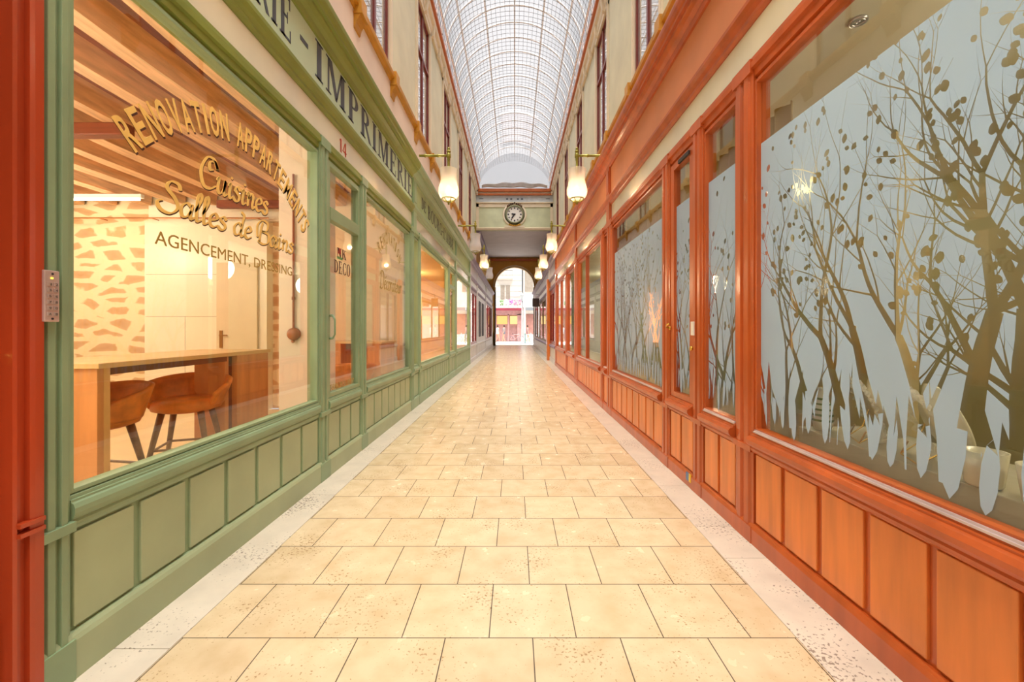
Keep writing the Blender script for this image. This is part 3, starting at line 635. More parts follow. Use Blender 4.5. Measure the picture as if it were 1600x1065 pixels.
# ---------------------------------------------------------------- upper walls, sills, windows, eaves
UX = 2.32
def upper(side, first, pitch, nwin, tagname):
    wins = [first + pitch*k for k in range(-3, nwin) if first+pitch*k+.75 < 25.0]
    W2, z0, z1, zt = .70, 6.15, 9.36, 9.75
    b = B(); x0, x1 = (-UX-.25, -UX) if side < 0 else (UX, UX+.25)
    b.box(x0, x1, -8, 25.1, 4.0, z0); b.box(x0, x1, -8, 25.1, z1, zt)
    edges = [-8]+[q for c in wins for q in (c-W2, c+W2)]+[25.1]
    for i in range(0, len(edges), 2): b.box(x0, x1, edges[i], edges[i+1], z0, z1)
    struct('wall_'+tagname, b, wallu)
    bx = lambda bb, d0, d1, *r: bb.box(*sorted((side*(UX-d0), side*(UX-d1))), *r)
    # pale band below the ledge
    bb = B(); bx(bb, 0, .012, -8, 25.1, 4.3, 6.0); struct('trim_%s_band' % tagname, bb, wallpink)
    bb = B(); P = lambda d, z, t: (side*(UX-d), t, z)
    bb.prism([(0,6.0),(.03,6.0),(.05,6.04),(.09,6.06),(.10,6.12),(.09,6.15),(0,6.17)], P, -8, 25.1)
    for c in wins:
        for e in (c-W2-.18, c+W2+.18):
            bb.prism([(0,5.72),(.03,5.74),(.05,5.82),(.10,5.90),(.13,6.0),(.13,6.19),(0,6.19)], P, e-.11, e+.11)
            bb.prism([(0,5.93),(.145,5.93),(.145,5.96),(0,5.96)], P, e-.12, e+.12)
    o = struct('trim_%s_ledge' % tagname, bb, gold, bevel=.004); o['label'] = 'ochre window ledge with small brackets high on the %s wall' % tagname
    # architraves and pilaster strips
    for i, c in enumerate(wins):
        if c < 4: 
            pass
        WIN[0] += 1
        wr = thing('window_%d' % WIN[0], (side*UX, c, z0), 'tall dark red framed upper window on the %s wall' % tagname, None, 'upper windows on the %s wall' % tagname, 'structure')
        bb = B()
        for y0_, y1_ in ((c-W2-.13, c-W2), (c+W2, c+W2+.13)): bx(bb, 0, .035, y0_, y1_, z0, z1+.1); bx(bb, .035, .05, y0_+.03, y1_-.03, z0, z1+.1)
        bx(bb, 0, .05, c-W2-.13, c+W2+.13, z1, z1+.14); bb.build('architrave', creamt, wr, bevel=.004)
        bb = B(); f = .06
        for y0_, y1_ in ((c-W2, c-W2+f), (c+W2-f, c+W2), (c-.04, c+.04)): bx(bb, -.08, -.005, y0_, y1_, z0, z1)
        bx(bb, -.08, -.0, c-W2, c+W2, 8.2, 8.28); bx(bb, -.08, -.005, c-W2, c+W2, z0, z0+.09); bx(bb, -.08, -.005, c-W2, c+W2, z1-.07, z1)
        bb.build('window_frame', winred, wr)
        bb = B(); bx(bb, -.045, -.039, c-W2+f, c+W2-f, z0+.09, z1-.07); bb.build('pane', upglass, wr)
        bb = B(); bx(bb, -.2, -.16, c-W2+.02, c+W2-.02, z0, z1); bb.build('blind', mat('cream_blind', (224,214,196), .7), wr)
    # eaves: frieze, little brackets, russet beam
    bb = B(); bb.prism([(0,9.5),(.06,9.5),(.08,9.56),(.08,9.66),(.14,9.7),(.16,9.8),(.12,9.82),(0,9.82)], P, -8, 25.1); bb2 = B()
    y = -7.5
    while y < 25: bb.prism([(.06,9.38),(.11,9.42),(.14,9.58),(.14,9.68),(.05,9.68),(.05,9.38)], P, y-.05, y+.05); y += .9
    struct('trim_%s_frieze' % tagname, bb, creamt)
    bb2.prism([(-.1,9.8),(.16,9.8),(.22,9.84),(.22,9.95),(.18,10.0),(-.1,10.0)], P, -8, 25.1); struct('trim_%s_eaves' % tagname, bb2, eave)
upper(-1, 6.95, 3.6, 6, 'left'); upper(1, 7.3, 3.72, 6, 'right')

# ---------------------------------------------------------------- glass vault
VR, VH, VZ = 2.14, 2.05, 9.95
def vpt(a, y, dr=0): return ((VR+dr)*math.cos(a), y, VZ+(VH+dr)*math.sin(a))
b = B(); N_ = 28
b.grid(lambda u, v: vpt(math.pi*u, -8+33.1*v), N_, 2); vault = struct('ceiling', b, vaultm, smooth=True, recalc=True); vault['label'] = 'long glazed barrel vault over the passage'
b = B(); b.poly([vpt(math.pi*i/24, 25.08) for i in range(25)]); b.build('end_glazing', vaultm, vault)
for k in range(30):
    b = B(); yy = 2.25+.755*k
    if yy > 25: break
    pts = [vpt(math.pi*i/24, yy, -.03) for i in range(25)]; b.tube(pts, .028, 6, cap=False); b.build('rib', ribm, vault, smooth=True)
for a in (90, 63, 35, 117, 145, 10, 170):
    b = B(); b.tube([vpt(R(a), y_, -.05) for y_ in (-8, 8, 25.05)], .03, 6); b.build('purlin', ribm, vault)
b = B()
def npt(a, y): 
    return ((VR-.02)*math.cos(a), y, VZ-.08+(VH-.42)*math.sin(a) - .03*math.sin(y*.9)**2)
na = 44
for i in range(1, na):
    a = math.pi*i/na; b.tube([npt(a, y_) for y_ in [7+.9*j for j in range(21)]], .0055, 3, cap=False)
y_ = 7.0
while y_ < 25:
    b.tube([npt(math.pi*i/24, y_) for i in range(25)], .0055, 3, cap=False); y_ += .2
net = b.build('safety_net', netm, vault); net['label'] = 'fine square wire net slung under the glass'
b = B(); b.grid(lambda u, v: (lambda p: (p[0], p[1], p[2]))(vpt(R(60+48*u), 20.4+3.6*v+.1*math.sin(u*7), .14+.03*math.sin(v*34+u*6))), 10, 60)
o = b.build('tarpaulin', glassy('translucent_sheeting', (1,1,1), 1.3, body=(206,204,208), bodyfac=.45, rough=.4, boost=.4), None, smooth=True, solid=.01, loc=(0,22,12.2)); tag(o, 'pale tarpaulin patch lying over the far end of the vault', 'tarpaulin')

# ---------------------------------------------------------------- clock wall, low ceiling, arch
CY = 25.1
b = B(); b.box(-2.6, 2.6, CY, CY+.3, 7.35, 9.85); cw = struct('wall_clock', b, mat('sage_cream_panel', (206,210,174), .6, var=.06, scale=2)); ORG[cw] = Vector((0,0,0))
b = B(); b.box(-2.32, 2.32, CY-.06, CY, 7.35, 7.5); b.box(-2.32, 2.32, CY-.1, CY, 7.42, 7.46)
b.box(-2.32, -2.15, CY-.05, CY, 7.5, 9.05); b.box(2.15, 2.32, CY-.05, CY, 7.5, 9.05); b.box(-2.32, 2.32, CY-.05, CY, 8.72, 8.95)
b.box(-2.32, 2.32, CY-.12, CY, 8.95, 9.02)
b.build('panel_moulding', creamt, cw, bevel=.01)
b = B(); b.box(-2.32, 2.32, CY-.04, CY, 9.02, 9.42); b.build('frieze_panel', mat('blue_grey_frieze', (200,206,210), .6), cw)
b = B(); b.box(-2.32, 2.32, CY-.2, CY, 9.42, 9.5); b.box(-2.3, 2.3, CY-.25, CY, 9.6, 9.78); b.build('top_beam', eave, cw, bevel=.01)
b = B(); b.box(-2.3, 2.3, CY-.12, CY, 9.5, 9.6); b.build('top_moulding', creamt, cw)
b = B()
for xx in (-.45, -.2, .2, .45): b.box(xx-.06, xx+.06, CY-.055, CY, 9.17, 9.25)
for xx in (-2.0, 2.0): b.box(xx-.12, xx+.12, CY-.055, CY, 9.2, 9.24)
b.build('painted_ornament', signink, cw)
# sheet edge: crumpled white lip over beam
b = B(); b.grid(lambda u, v: (-1.95+3.9*u, CY-.27-.16*v, 9.80+.05*math.sin(u*9)**2*(1-v)+.03*math.sin(u*23)+(.12+.16*(1-(2*u-1)**2))*v), 60, 4)
tag(b.build('sheet', mat('pale_grey_tarpaulin', (205,203,205), .7), None, smooth=True, solid=.01, loc=(0,24.9,9.9)), 'crumpled white sheet edge above the clock wall beam', 'sheet')
ck = thing('wall_clock', (0, CY-.05, 8.27), 'round white clock with roman hour marks on the end wall', 'clock')
cz = 8.27
b = B(); b.lathe([(.72,0),(.72,-.05),(.64,-.08),(.60,-.05),(.60,0)], (0,CY,cz), 40, axis='y'); b.build('surround', creamt, ck, smooth=True)
b = B(); b.lathe([(.55,0),(.56,-.12),(.52,-.17),(.47,-.15),(.46,-.09),(.46,0)], (0,CY,cz), 40, axis='y'); b.build('bezel', mat('grey_green_bezel', (140,142,110), .4, metal=.2), ck, smooth=True)
b = B(); b.lathe([(0,-.10),(.47,-.10),(.47,0)], (0,CY,cz), 40, axis='y'); b.build('dial', white, ck)
b = B()
for k in range(12):
    a = R(30*k); c0, s0 = math.cos(a), math.sin(a); r0, r1_ = .33, .42; hw = .028 if k % 3 else .04
    n_ = [(r0*s0-hw*c0, r0*c0+hw*s0), (r0*s0+hw*c0, r0*c0-hw*s0), (r1_*s0+hw*c0, r1_*c0-hw*s0), (r1_*s0-hw*c0, r1_*c0+hw*s0)]
    b.prism(n_, lambda p, q_, t: (p, t, cz+q_), CY-.112, CY-.10)
b.build('hour_mark', dark, ck)
for nm, ang, ln, wd_ in (('hour_hand', 278, .20, .03), ('minute_hand', 216, .34, .026)):
    a = R(ang); c0, s0 = math.cos(a), math.sin(a); b = B()
    P = [(-.06*s0-wd_*c0, -.06*c0+wd_*s0), (-.06*s0+wd_*c0, -.06*c0-wd_*s0), (ln*.7*s0+wd_*1.6*c0, ln*.7*c0-wd_*1.6*s0), (ln*s0, ln*c0), (ln*.7*s0-wd_*1.6*c0, ln*.7*c0+wd_*1.6*s0)]
    b.prism(P, lambda p, q_, t: (p, t, cz+q_), CY-.13, CY-.118); b.build(nm, dark, ck)
b = B()
for i in range(9):
    a = R(52+9.5*i); b.lathe([(0,-.05),(.05,-.02),(.05,.02),(0,.05)], (.68*math.cos(a), CY-.1, cz+.64*math.sin(a)+(.06 if i == 4 else 0)), 8, axis='y')
b.build('crest', mat('dark_bronze', (92,60,44), .4, metal=.4), ck, smooth=True)
b = B()
for i in range(7): b.lathe([(0,-.06),(.06,-.02),(.06,.02),(0,.06)], (-.3+.1*i, CY-.1, cz-.62-.05*math.cos((i-3)*.6)), 8, axis='y')
b.build('garland', brasslt, ck, smooth=True)
b = B(); b.box(-.6,.6,CY-.1,CY,7.5,7.6); b.build('clock_ledge', creamt, ck)
# low passage
b = B(); b.box(-2.5, 2.5, CY+.3, 35.4, 7.4, 7.6); struct('ceiling', b, ceilgrey)
for s, nm in ((-1, 'left'), (1, 'right')):
    b = B(); b.prism([(0,7.0),(.05,7.0),(.1,7.1),(.12,7.2),(.22,7.3),(.28,7.4),(0,7.4)], lambda d, z, t: (s*(2.35-d), t, z), CY+.3, 35.1); struct('trim_%s_cornice' % nm, b, lilac)
    b = B(); b.box(*sorted((s*2.35, s*2.5)), CY, 35.4, 4.2, 7.4); struct('wall_%s_low' % nm, b, ochre)
AY = 35.1
b = B(); ra, za = 1.66, 4.92; fn = lambda p, q_, t: (p, t, q_)
arc = [(ra*math.cos(math.pi*i/24), za+ra*math.sin(math.pi*i/24)) for i in range(25)]
for (p0, p1) in zip(arc, arc[1:]): b.prism([p0, (p0[0], 7.4), (p1[0], 7.4), p1], fn, AY, AY+.5)
b.box(-2.5, -1.66, AY, AY+.5, 0, 7.4); b.box(-2.5, -1.78, 33.9, AY, 0, 4.3); b.box(1.66, 2.5, 33.9, AY, 0, 4.3); b.box(1.66, 2.5, AY, AY+.5, 0, 7.4); aw = struct('wall_arch', b, ochre); ORG[aw] = Vector((0,0,0))
b = B()
for r_ in (ra, ra+.12):
    b.tube([(r_*math.cos(math.pi*i/24), AY-.02, za+r_*math.sin(math.pi*i/24)) for i in range(25)], .04, 6)
b.build('arch_moulding', creamt, aw, smooth=True)
b = B(); b.box(-2.3,2.3,AY-.15,AY,7.1,7.28); b.build('top_moulding', eave, aw)
def gate(s, lab):
    g = thing('gate', (s*1.6, AY+.1, 0), lab, 'gate')
    gm = mat('dark_green_iron', (60,70,62), .5)
    b = B(); b.box(*sorted((s*1.64, s*1.58)), AY-.9, AY-.84, 0, 4.6); b.box(*sorted((s*1.64, s*1.58)), AY+.0, AY+.06, 0, 4.9); b.box(*sorted((s*1.63, s*1.59)), AY-.9, AY+.06, .05, 1.1); b.box(*sorted((s*1.63,s*1.59)), AY-.9, AY+.06, 4.5, 4.6); b.build('gate_frame', gm, g)
    b = B()
    for k in range(6): b.tube([(s*1.61, AY-.78+.13*k, 1.1), (s*1.61, AY-.78+.13*k, 4.55)], .012, 6)
    b.build('bars', gm, g)
gate(-1, 'dark iron gate leaf folded open at the left foot of the arch'); gate(1, 'dark iron gate leaf folded open at the right foot of the arch')
sg = thing('hanging_sign', (1.28, 26, 3.5), 'small square black sign hanging near the arch on the right', 'sign')
b = B(); b.box(1.12, 1.54, 25.98, 26.03, 2.78, 3.30); b.build('sign_panel', mat('black_brown_sign', (58,38,36), .4), sg, bevel=.005)
b = B(); b.tube([(1.33,26,3.3),(1.33,26,3.55),(1.6,26,3.55)], .012); b.build('bracket', dark, sg)

# ---------------------------------------------------------------- lamps
def make_lamp():
    t = thing('wall_lantern', (0,0,0)); g = brass           # local: arm tip above origin; arm goes to -X
    b = B(); b.tube([(-.50,0,4.35),(-.42,0,4.35),(-.40,0,4.35),(-.38,0,4.35),(-.2,0,4.35),(-.18,0,4.35),(-.16,0,4.35),(0,0,4.35)], [.02,.02,.032,.02,.02,.03,.02,.018], 12); b.build('arm', g, t, smooth=True)
    b = B(); b.lathe([(0,4.50),(.016,4.485),(.028,4.46),(.014,4.445),(.036,4.43),(.036,4.41),(.022,4.40),(.038,4.38),(.038,4.32),(.024,4.30),(.03,4.28),(.022,4.26),(.022,4.16),(.034,4.14),(.034,4.10),(.02,4.08),(.02,4.02),(0,4.02)], n=16); b.build('stem', g, t, smooth=True)
    b = B(); prof = [(.152,4.115),(.142,4.06),(.134,3.98),(.136,3.92),(.150,3.86),(.168,3.80),(.175,3.745),(.168,3.69),(.145,3.64),(.115,3.615)]
    b.lathe(prof, n=28, cap=False); sh = b.build('glass_shade', shade, t, smooth=True)
    b = B(); b.lathe([(.118,3.625),(.125,3.615),(.118,3.605),(.11,3.612)], n=24, cap=False); 
    for k in range(6): a = math.pi*k/3; b.tube([(.115*math.cos(a),.115*math.sin(a),3.61),(.07*math.cos(a),.07*math.sin(a),3.575),(.02*math.cos(a),.02*math.sin(a),3.56)], .006, 6)
    b.lathe([(.03,3.57),(.02,3.55),(.012,3.54),(.02,3.53),(0,3.51)], n=12); b.build('lower_crown', g, t, smooth=True)
    b = B(); b.lathe([(0,3.69),(.03,3.70),(.045,3.735),(.035,3.77),(.018,3.80),(.018,3.83),(0,3.83)], n=16); bl = b.build('bulb', bulbm, t, smooth=True)
    b = B(); b.tube([(0,0,4.03),(0,0,3.83)], .012, 8); b.build('lamp_holder', dark, t)
    return t
proto = make_lamp(); KM = kidmap()
def lampset(x, y, side, lit, lab, first=False, power=26):
    o = proto if first else copy_tree(proto, KM)
    o.location = (x, y, 0); o.rotation_euler = (0, 0, 0 if side < 0 else math.pi)
    tag(o, lab, 'lamp', 'brass wall lanterns along the passage')
    for c in list(bpy.data.objects):
        if c.parent == o and not lit:
            if c.name.startswith('glass_shade'): c.data = c.data.copy(); c.data.materials[0] = shadeoff
            if c.name.startswith('bulb'): c.data = c.data.copy(); c.data.materials[0] = white
    if lit:
        L_ = bpy.data.lights.new('bulb_light', 'POINT'); L_.energy = power; L_.color = (1, .82, .58); L_.shadow_soft_size = .05
        lo = bpy.data.objects.new('bulb_light', L_); sc.collection.objects.link(lo); lo.parent = o; lo.location = (0, 0, 3.735)
ln = ['nearest lit brass wall lantern on the %s side', 'second brass wall lantern on the %s side', 'third brass wall lantern on the %s side', 'fourth and farthest brass wall lantern on the %s side']
first = True
for side, nm, X0, lits in ((-1, 'left', -1.12, (1,0,1,0)), (1, 'right', 1.06, (1,1,1,1))):
    for k, yy in enumerate((7.07, 11.9, 15.3, 18.5)):
        lampset(X0, yy, side, lits[k], ln[k] % nm, first); first = False
    for yy in (2.1, -2.8): lampset(X0, yy, side, 1, ('unseen brass fill lantern added over the near storefronts on the %s side, above the frame' if yy > 0 else 'unseen brass fill lantern added on the %s side behind the viewpoint') % nm, power=45)  # unseen lantern pairs, added to light the near floor

# ---------------------------------------------------------------- left shop interior
def light(name, loc, power, col=(1,.8,.52), size=.2, typ='POINT', rot=None, sy=None):
    L_ = bpy.data.lights.new(name, typ); L_.energy = power; L_.color = col
    if typ == 'POINT': L_.shadow_soft_size = size
    else:
        L_.size = size
        if sy: L_.shape = 'RECTANGLE'; L_.size_y = sy
    o = bpy.data.objects.new(name, L_); o.location = loc
    if rot: o.rotation_euler = rot
    sc.collection.objects.link(o); return o
b = B(); b.box(-8.4, -1.92, .6, 7.3, -.02, 0); struct('floor', b, interfloor)
b = B(); b.box(-8.4, -1.92, .6, 7.3, 3.78, 3.84); struct('ceiling', b, beamd)
rb = random.Random(3); x = -8.2
i = 0
while x < -2.1:
    wv = rb.uniform(.19, .24); b = B(); dz = rb.uniform(0,.03); sk = rb.uniform(-.05,.05)
    def bm_(u, v, k=x, wv=wv, sk=sk):
        y_ = .65+6.6*v; xx = k+sk*v+.012*math.sin(v*9+k*3); c = [(0,3.80),(.02,3.58-dz),(wv-.02,3.58-dz),(wv,3.80)]; j = min(3, int(round(u*3)))
        return (xx+c[j][0]+.006*math.sin(v*23+j), y_, c[j][1]+(.012*math.sin(v*13+j+k) if j in (1,2) else 0))
    b.grid(bm_, 3, 24); o = b.build('ceiling_beam', beamm, None, loc=(x, 3.9, 3.4)); tag(o, 'rough oak ceiling beam above the green shop', 'beam', 'ceiling beams of the green shop'); x += .56; i += 1
b = B(); b.box(-2.06, -1.92, .65, 7.25, 3.22, 3.78); struct('trim_lintel', b, plaster)
b = B(); b.box(-8.4, -6.42, 7.3, 7.5, 0, 3.84); struct('wall_stone', b, stonem)
b = B(); b.box(-6.42, -4.3, 7.22, 7.5, 0, 3.28); b.box(-8.5, -8.4, .6, 7.5, 0, 3.7); b.box(-8.4, -1.95, .5, .6, 0, 3.7); b.box(-6.42, -1.9, 7.3, 7.5, 3.3, 3.84); ip = struct('wall_back', b, panelw); ORG[ip] = Vector((0,0,0))
b = B()
for zz in (1.62, 2.35): b.box(-6.4, -5.15, 7.217, 7.221, zz, zz+.006)
b.box(-5.72, -5.715, 7.217, 7.221, 0, 1.62); b.build('panel_joint', mat('joint_shadow', (180,160,120), .7), ip)
b = B(); b.box(-4.3, -3.9, 7.4, 7.5, 0, 3.3); struct('wall_stone', b, stonem)
b = B(); b.box(-3.9, -1.85, 7.27, 7.42, 0, 3.84); struct('wall_party', b, plaster)
dr = thing('door_10', (-4.8, 7.2, 0), 'plain white interior door with lever handle behind the counter', None, None, 'structure')
b = B(); b.box(-5.14, -4.44, 7.17, 7.21, 0, 2.55); b.build('door_leaf', mat('warm_grey_door', (226,208,170), .5, var=.02), dr, bevel=.004)
b = B(); b.box(-5.08, -5.03, 7.155, 7.17, 1.38-.3, 1.38); b.tube([(-5.055,7.16,1.3),(-5.055,7.12,1.3),(-4.92,7.12,1.3)], .01); b.build('door_handle', mat('bronze_handle', (150,110,60), .35, metal=.6), dr)
b = B(); b.tube([(-8.2,7.1,3.30),(-4.2,7.1,3.30)], .012, 8)
for k in range(5): b.tube([(-8+k*.9,7.1,3.30),(-8+k*.9,7.25,3.30)], .01, 6)
tag(b.build('pipe', mat('copper_pipe', (190,120,70), .35, metal=.5), None, loc=(-6,7.1,3.3)), 'thin copper pipe running along the top of the stone wall', 'pipe')
lt = thing('tube_light', (-6.9, 6.9, 3.5), 'lit fluorescent tube under the beams by the stone wall', 'lamp')
b = B(); b.tube([(-7.9,6.6,3.46),(-5.95,6.6,3.46)], .018, 8); b.build('tube', emis('tube_glow', (255,238,200), 9), lt, smooth=True)
b = B(); b.box(-7.95,-5.9,6.57,6.63,3.48,3.54); b.build('housing', white, lt)
for k, (x_, y_, z_, w_, d_) in enumerate(((-4.85, 4.3, 3.42, .82, .12), (-4.95, 6.9, 3.42, 1.05, .1))):
    b = B(); b.box(x_, x_+w_, y_, y_+d_, z_, z_+.13)
    tag(b.build('crossbeam', mat('dark_stained_beam', (128,60,30), .5, var=.15, scale=8, stretch=(.2,3,3)), None, loc=(x_, y_, z_), bevel=.01), 'dark stained short beam %s' % ('high at the left edge of the green shop window' if k == 0 else 'above the white interior door'), 'beam')
# column with pipe and round switch
pl = thing('column', (-2.12, 4.3, 0), 'square white column behind the green corner post', 'column')
b = B(); b.box(-2.36, -1.96, 4.16, 4.56, 0, 3.58); b.build('shaft', mat('white_column_paint', (240,226,208), .55, var=.02), pl, bevel=.008)
pp = thing('pipe_switch', (-2.2, 4.14, 1.4), 'red conduit ending in a round switch on the white column', 'switch')
b = B(); b.tube([(-2.2,4.14,1.42),(-2.2,4.14,2.95)], .011, 8); b.tube([(-2.2,4.14,2.2),(-2.2,4.14,2.23)], .018, 8); b.tube([(-2.2,4.14,1.7),(-2.2,4.14,1.73)], .018, 8); b.build('conduit', mat('red_brown_conduit', (150,78,48), .5), pp)
b = B(); b.lathe([(0,-.05),(.035,-.05),(.06,-.03),(.065,0),(0,.0)], (-2.2,4.155,1.36), 20, axis='y'); b.lathe([(0,-.03),(.02,-.02),(0,0)], (-2.2,4.15,1.29), 10, axis='y'); b.build('switch_body', mat('red_brown_switch', (160,92,56), .4), pp, smooth=True)
# counter
ct = thing('counter', (-3.4, 4.3, 0), 'light oak bar counter with open knee space in the green shop window', 'counter')
b = B(); b.box(-3.95, -3.08, 3.08, 5.25, 1.115, 1.155); b.build('countertop', mat('pale_oak_top', (244,206,144), .4, var=.05), ct, bevel=.004)
b = B(); b.box(-3.92, -3.11, 3.10, 3.15, 0, 1.115); b.build('end_panel', oakm, ct, bevel=.003)
b = B(); b.box(-3.15, -3.11, 3.15, 3.20, 0, 1.115); b.build('corner_post', mat('pale_oak_edge', (240,196,130), .4, var=.05), ct)
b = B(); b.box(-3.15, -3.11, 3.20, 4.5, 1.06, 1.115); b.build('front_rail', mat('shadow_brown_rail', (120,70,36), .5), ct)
b = B(); b.box(-3.45, -3.08, 4.62, 5.2, 0, 1.115); b.box(-3.45,-3.12,4.48,4.54,0,1.115); b.build('cabinet', oakm, ct, bevel=.003)
b = B(); b.box(-3.4, -3.14, 4.54, 4.62, 0, 1.1); b.build('cabinet_gap', mat('dark_brown_gap', (84,34,16), .6), ct)
c2 = thing('counter', (-2.4, 6.4, 0), 'second oak counter behind the Décorateur window', 'counter')
b = B(); b.box(-2.95, -1.98, 6.2, 6.95, 1.19, 1.22); b.build('countertop', MATS['pale_oak_top'], c2)
b = B(); b.box(-2.93,-2.6,6.22,6.93,0,1.19); b.box(-2.2,-2.0,6.22,6.93,0,1.19); b.box(-2.6,-2.2,6.9,6.93,0,1.19); b.build('cabinet', oakm, c2)
def make_stool():
    t = thing('bar_chair', (0,0,0))
    b = B()   # seat cushion
    def seat(u, v):
        a = 2*math.pi*u; r = .27*(1 if v < .5 else (1-v)*2)
        return (r*1.02*math.cos(a), r*math.sin(a), .60 + (.10*math.sin(v*math.pi/1.02) if v < .5 else .10+.012*(v-.5)))
    b.lathe([(0,.57),(.20,.575),(.27,.60),(.285,.64),(.27,.68),(.22,.70),(0,.705)], n=28); b.build('seat', leather, t, smooth=True)
    b = B()
    def back(u, v):
        a = R(-215+250*u); h = .62+(.12+.16*(math.sin(math.pi*u)**.7 if 0 < u < 1 else 0))*v; r = .275+.075*v
        return (r*math.cos(a), r*math.sin(a)*.98, h + .02)
    b.grid(back, 28, 8); b.build('backrest', leather, t, smooth=True, solid=.035)
    for sx in (-1, 1):
        for sy in (-1, 1):
            b = B(); b.tube([(sx*.15, sy*.14, .59), (sx*.25, sy*.23, .0)], [.03,.018], 8); b.build('leg', legw, t, smooth=True)
    b = B(); b.tube([(.2,.185,.24),(-.2,.185,.24)], .012, 8); b.tube([(.2,-.185,.24),(-.2,-.185,.24)], .012, 8); b.tube([(.2,.185,.24),(.2,-.185,.24)], .012, 8); b.tube([(-.2,.185,.24),(-.2,-.185,.24)], .012, 8); b.build('stretcher', legw, t)
    return t
st = make_stool(); KM = kidmap()
st.location = (-3.32, 4.22, 0); st.rotation_euler.z = R(200); st.scale = (1.05,1.05,1.02); tag(st, 'tan leather bar chair under the counter, farther of the two', 'chair', 'tan leather bar chairs')
s2 = copy_tree(st, KM); s2.location = (-3.50, 3.47, -.03); s2.location.z = 0; s2.rotation_euler.z = R(170); tag(s2, 'tan leather bar chair beside the counter end panel, nearer of the two', 'chair', 'tan leather bar chairs')
s3 = copy_tree(st, KM); s3.location = (-2.40, 6.0, 0); s3.rotation_euler.z = R(30); tag(s3, 'dark tan leather chair tucked under the second counter', 'chair')
for i, (x_, y_) in enumerate(((-6.2,2.6),(-4.2,2.2),(-7.0,5.6),(-5.9,4.4),(-3.4,1.6))):  # lamps added out of view to brighten the shop interior
    o = thing('fill_lamp', (x_, y_, 3.0), 'unseen white ceiling lamp added to light the green shop', 'lamp', 'added fill lamps of the green shop')
    b = B(); b.lathe([(.01,3.42),(.01,3.1),(.05,3.08),(.06,2.98),(0,2.98)], (x_, y_, 0), 14); b.build('housing', white, o, smooth=True)
    light('fill_bulb', (x_, y_, 2.85), 50, (1,.91,.75), .06)
# shop 3 (sage) interior
b = B(); b.box(-6.0, -1.92, 7.5, 16.6, -.02, 0); struct('floor', b, interfloor)
b = B(); b.box(-6.0, -1.92, 7.5, 16.6, 3.3, 3.4); b.box(-6.1, -6.0, 7.5, 16.6, 0, 3.4); b.box(-6.0, -1.95, 16.5, 16.65, 0, 3.4); struct('wall_sage_shop', b, mat('amber_plaster', (240,196,130), .6, var=.05))
cn = thing('sofa', (-2.9, 9.6, 0), 'low cream bench sofa behind the sage shop window', 'sofa')
b = B(); b.box(-3.4,-2.4,8.7,11.2,.12,.45); b.build('seat', mat('cream_cloth', (236,206,160), .7), cn, bevel=.05)
b = B(); b.box(-3.7,-3.4,8.7,11.2,.12,.9); b.build('backrest', MATS['cream_cloth'], cn, bevel=.06)
pn = thing('pendant_lamp', (-2.5, 10.3, 2.6), 'glowing cylinder pendant lamp in the sage shop window', 'lamp')
b = B(); b.lathe([(.13,1.75),(.14,2.0),(.13,2.35)], (-2.5,10.6,0), 20, cap=False); b.build('lamp_shade', emis('amber_shade', (255,214,130), 1.6), pn, smooth=True, solid=.004)
b = B(); b.tube([(-2.5,10.6,2.35),(-2.5,10.6,3.3)], .006, 6); b.build('cord', dark, pn)
bs = B(); bs.box(-5.9,-5.6,8,16,0,2.2); tag(bs.build('shelf_unit', oakm, None, loc=(-5.8,12,0)), 'tall oak shelf unit on the back wall of the sage shop', 'shelf')
light('shop_light', (-3.6, 9.5, 2.9), 130, (1,.74,.45), .3); light('shop_light', (-3.6, 14, 2.9), 130, (1,.78,.5), .3)

# red door at the far left edge
rd_ = thing('door_11', (-1.8, 1.2, 0), 'red brown painted street door at the left edge', None, None, 'structure')
b = B(); b.prism([(1.468,-.1),(1.468,.028),(1.48,.03),(1.483,.012),(1.516,.012),(1.519,.03),(1.533,.034),(1.56,.036),(1.56,-.1)], lambda y_, d, t: (-(WL-d), y_, t), 0, 4.3)
b.box(-1.8,-1.757,1.48,1.56,.70,.715); b.box(-1.8,-1.757,1.48,1.56,.665,.68); b.build('door_frame', redp, rd_)
b = B(); b.box(-1.90,-1.845,.55,1.468,0,4.3); b.box(-1.85,-1.822,.55,1.455,0,.36); b.build('door_leaf', redp, rd_)
b = B(); b.lathe([(0,.035),(.018,.03),(.02,.01),(.012,0)], (-1.845,1.467-.03,1.305), 16, axis='x'); b.build('lock', brasslt, rd_, smooth=True)
b = B(); b.box(-1.95, -1.8, -8, .56, 0, 4.3); struct('wall_left_near', b, greenpan)
kp = thing('keypad', (-1.77, 1.61, 1.45), 'grey metal entry keypad on the green post by the red door', 'keypad')
b = B(); b.box(-1.79,-1.755,1.553,1.605,1.440,1.635); b.build('housing', mat('pinkish_metal', (206,180,170), .35, metal=.4), kp, bevel=.003)
KX = -1.755
for r_ in range(6):
    for c_ in range(2):
        b = B(); y_ = 1.562+c_*.022; z_ = 1.590-r_*.0225; b.box(KX-.001, KX+.003, y_, y_+.015, z_-.015, z_); kb = b.build('key', mat('keypad_button', (186,166,156), .35, metal=.4), kp, bevel=.001)
        t_ = '1234567890AB'[r_*2+c_]; q, wd = font_text(t_); put_text('key_number', q, dark, kb, -1, -(KX+.003), y_+.004, z_-.012, .008/max(wd,.3), .009, .0003)
b = B(); b.box(KX-.001, KX+.002, 1.574, 1.581, 1.603, 1.609); b.build('indicator_light', emis('amber_led', (255,210,60), 3), kp)
b = B(); 
for z_ in (1.622, 1.452): b.lathe([(0,.003),(.004,.002),(.004,0)], (KX, 1.58, z_), 8, axis='x')
b.build('screw', dark, kp)

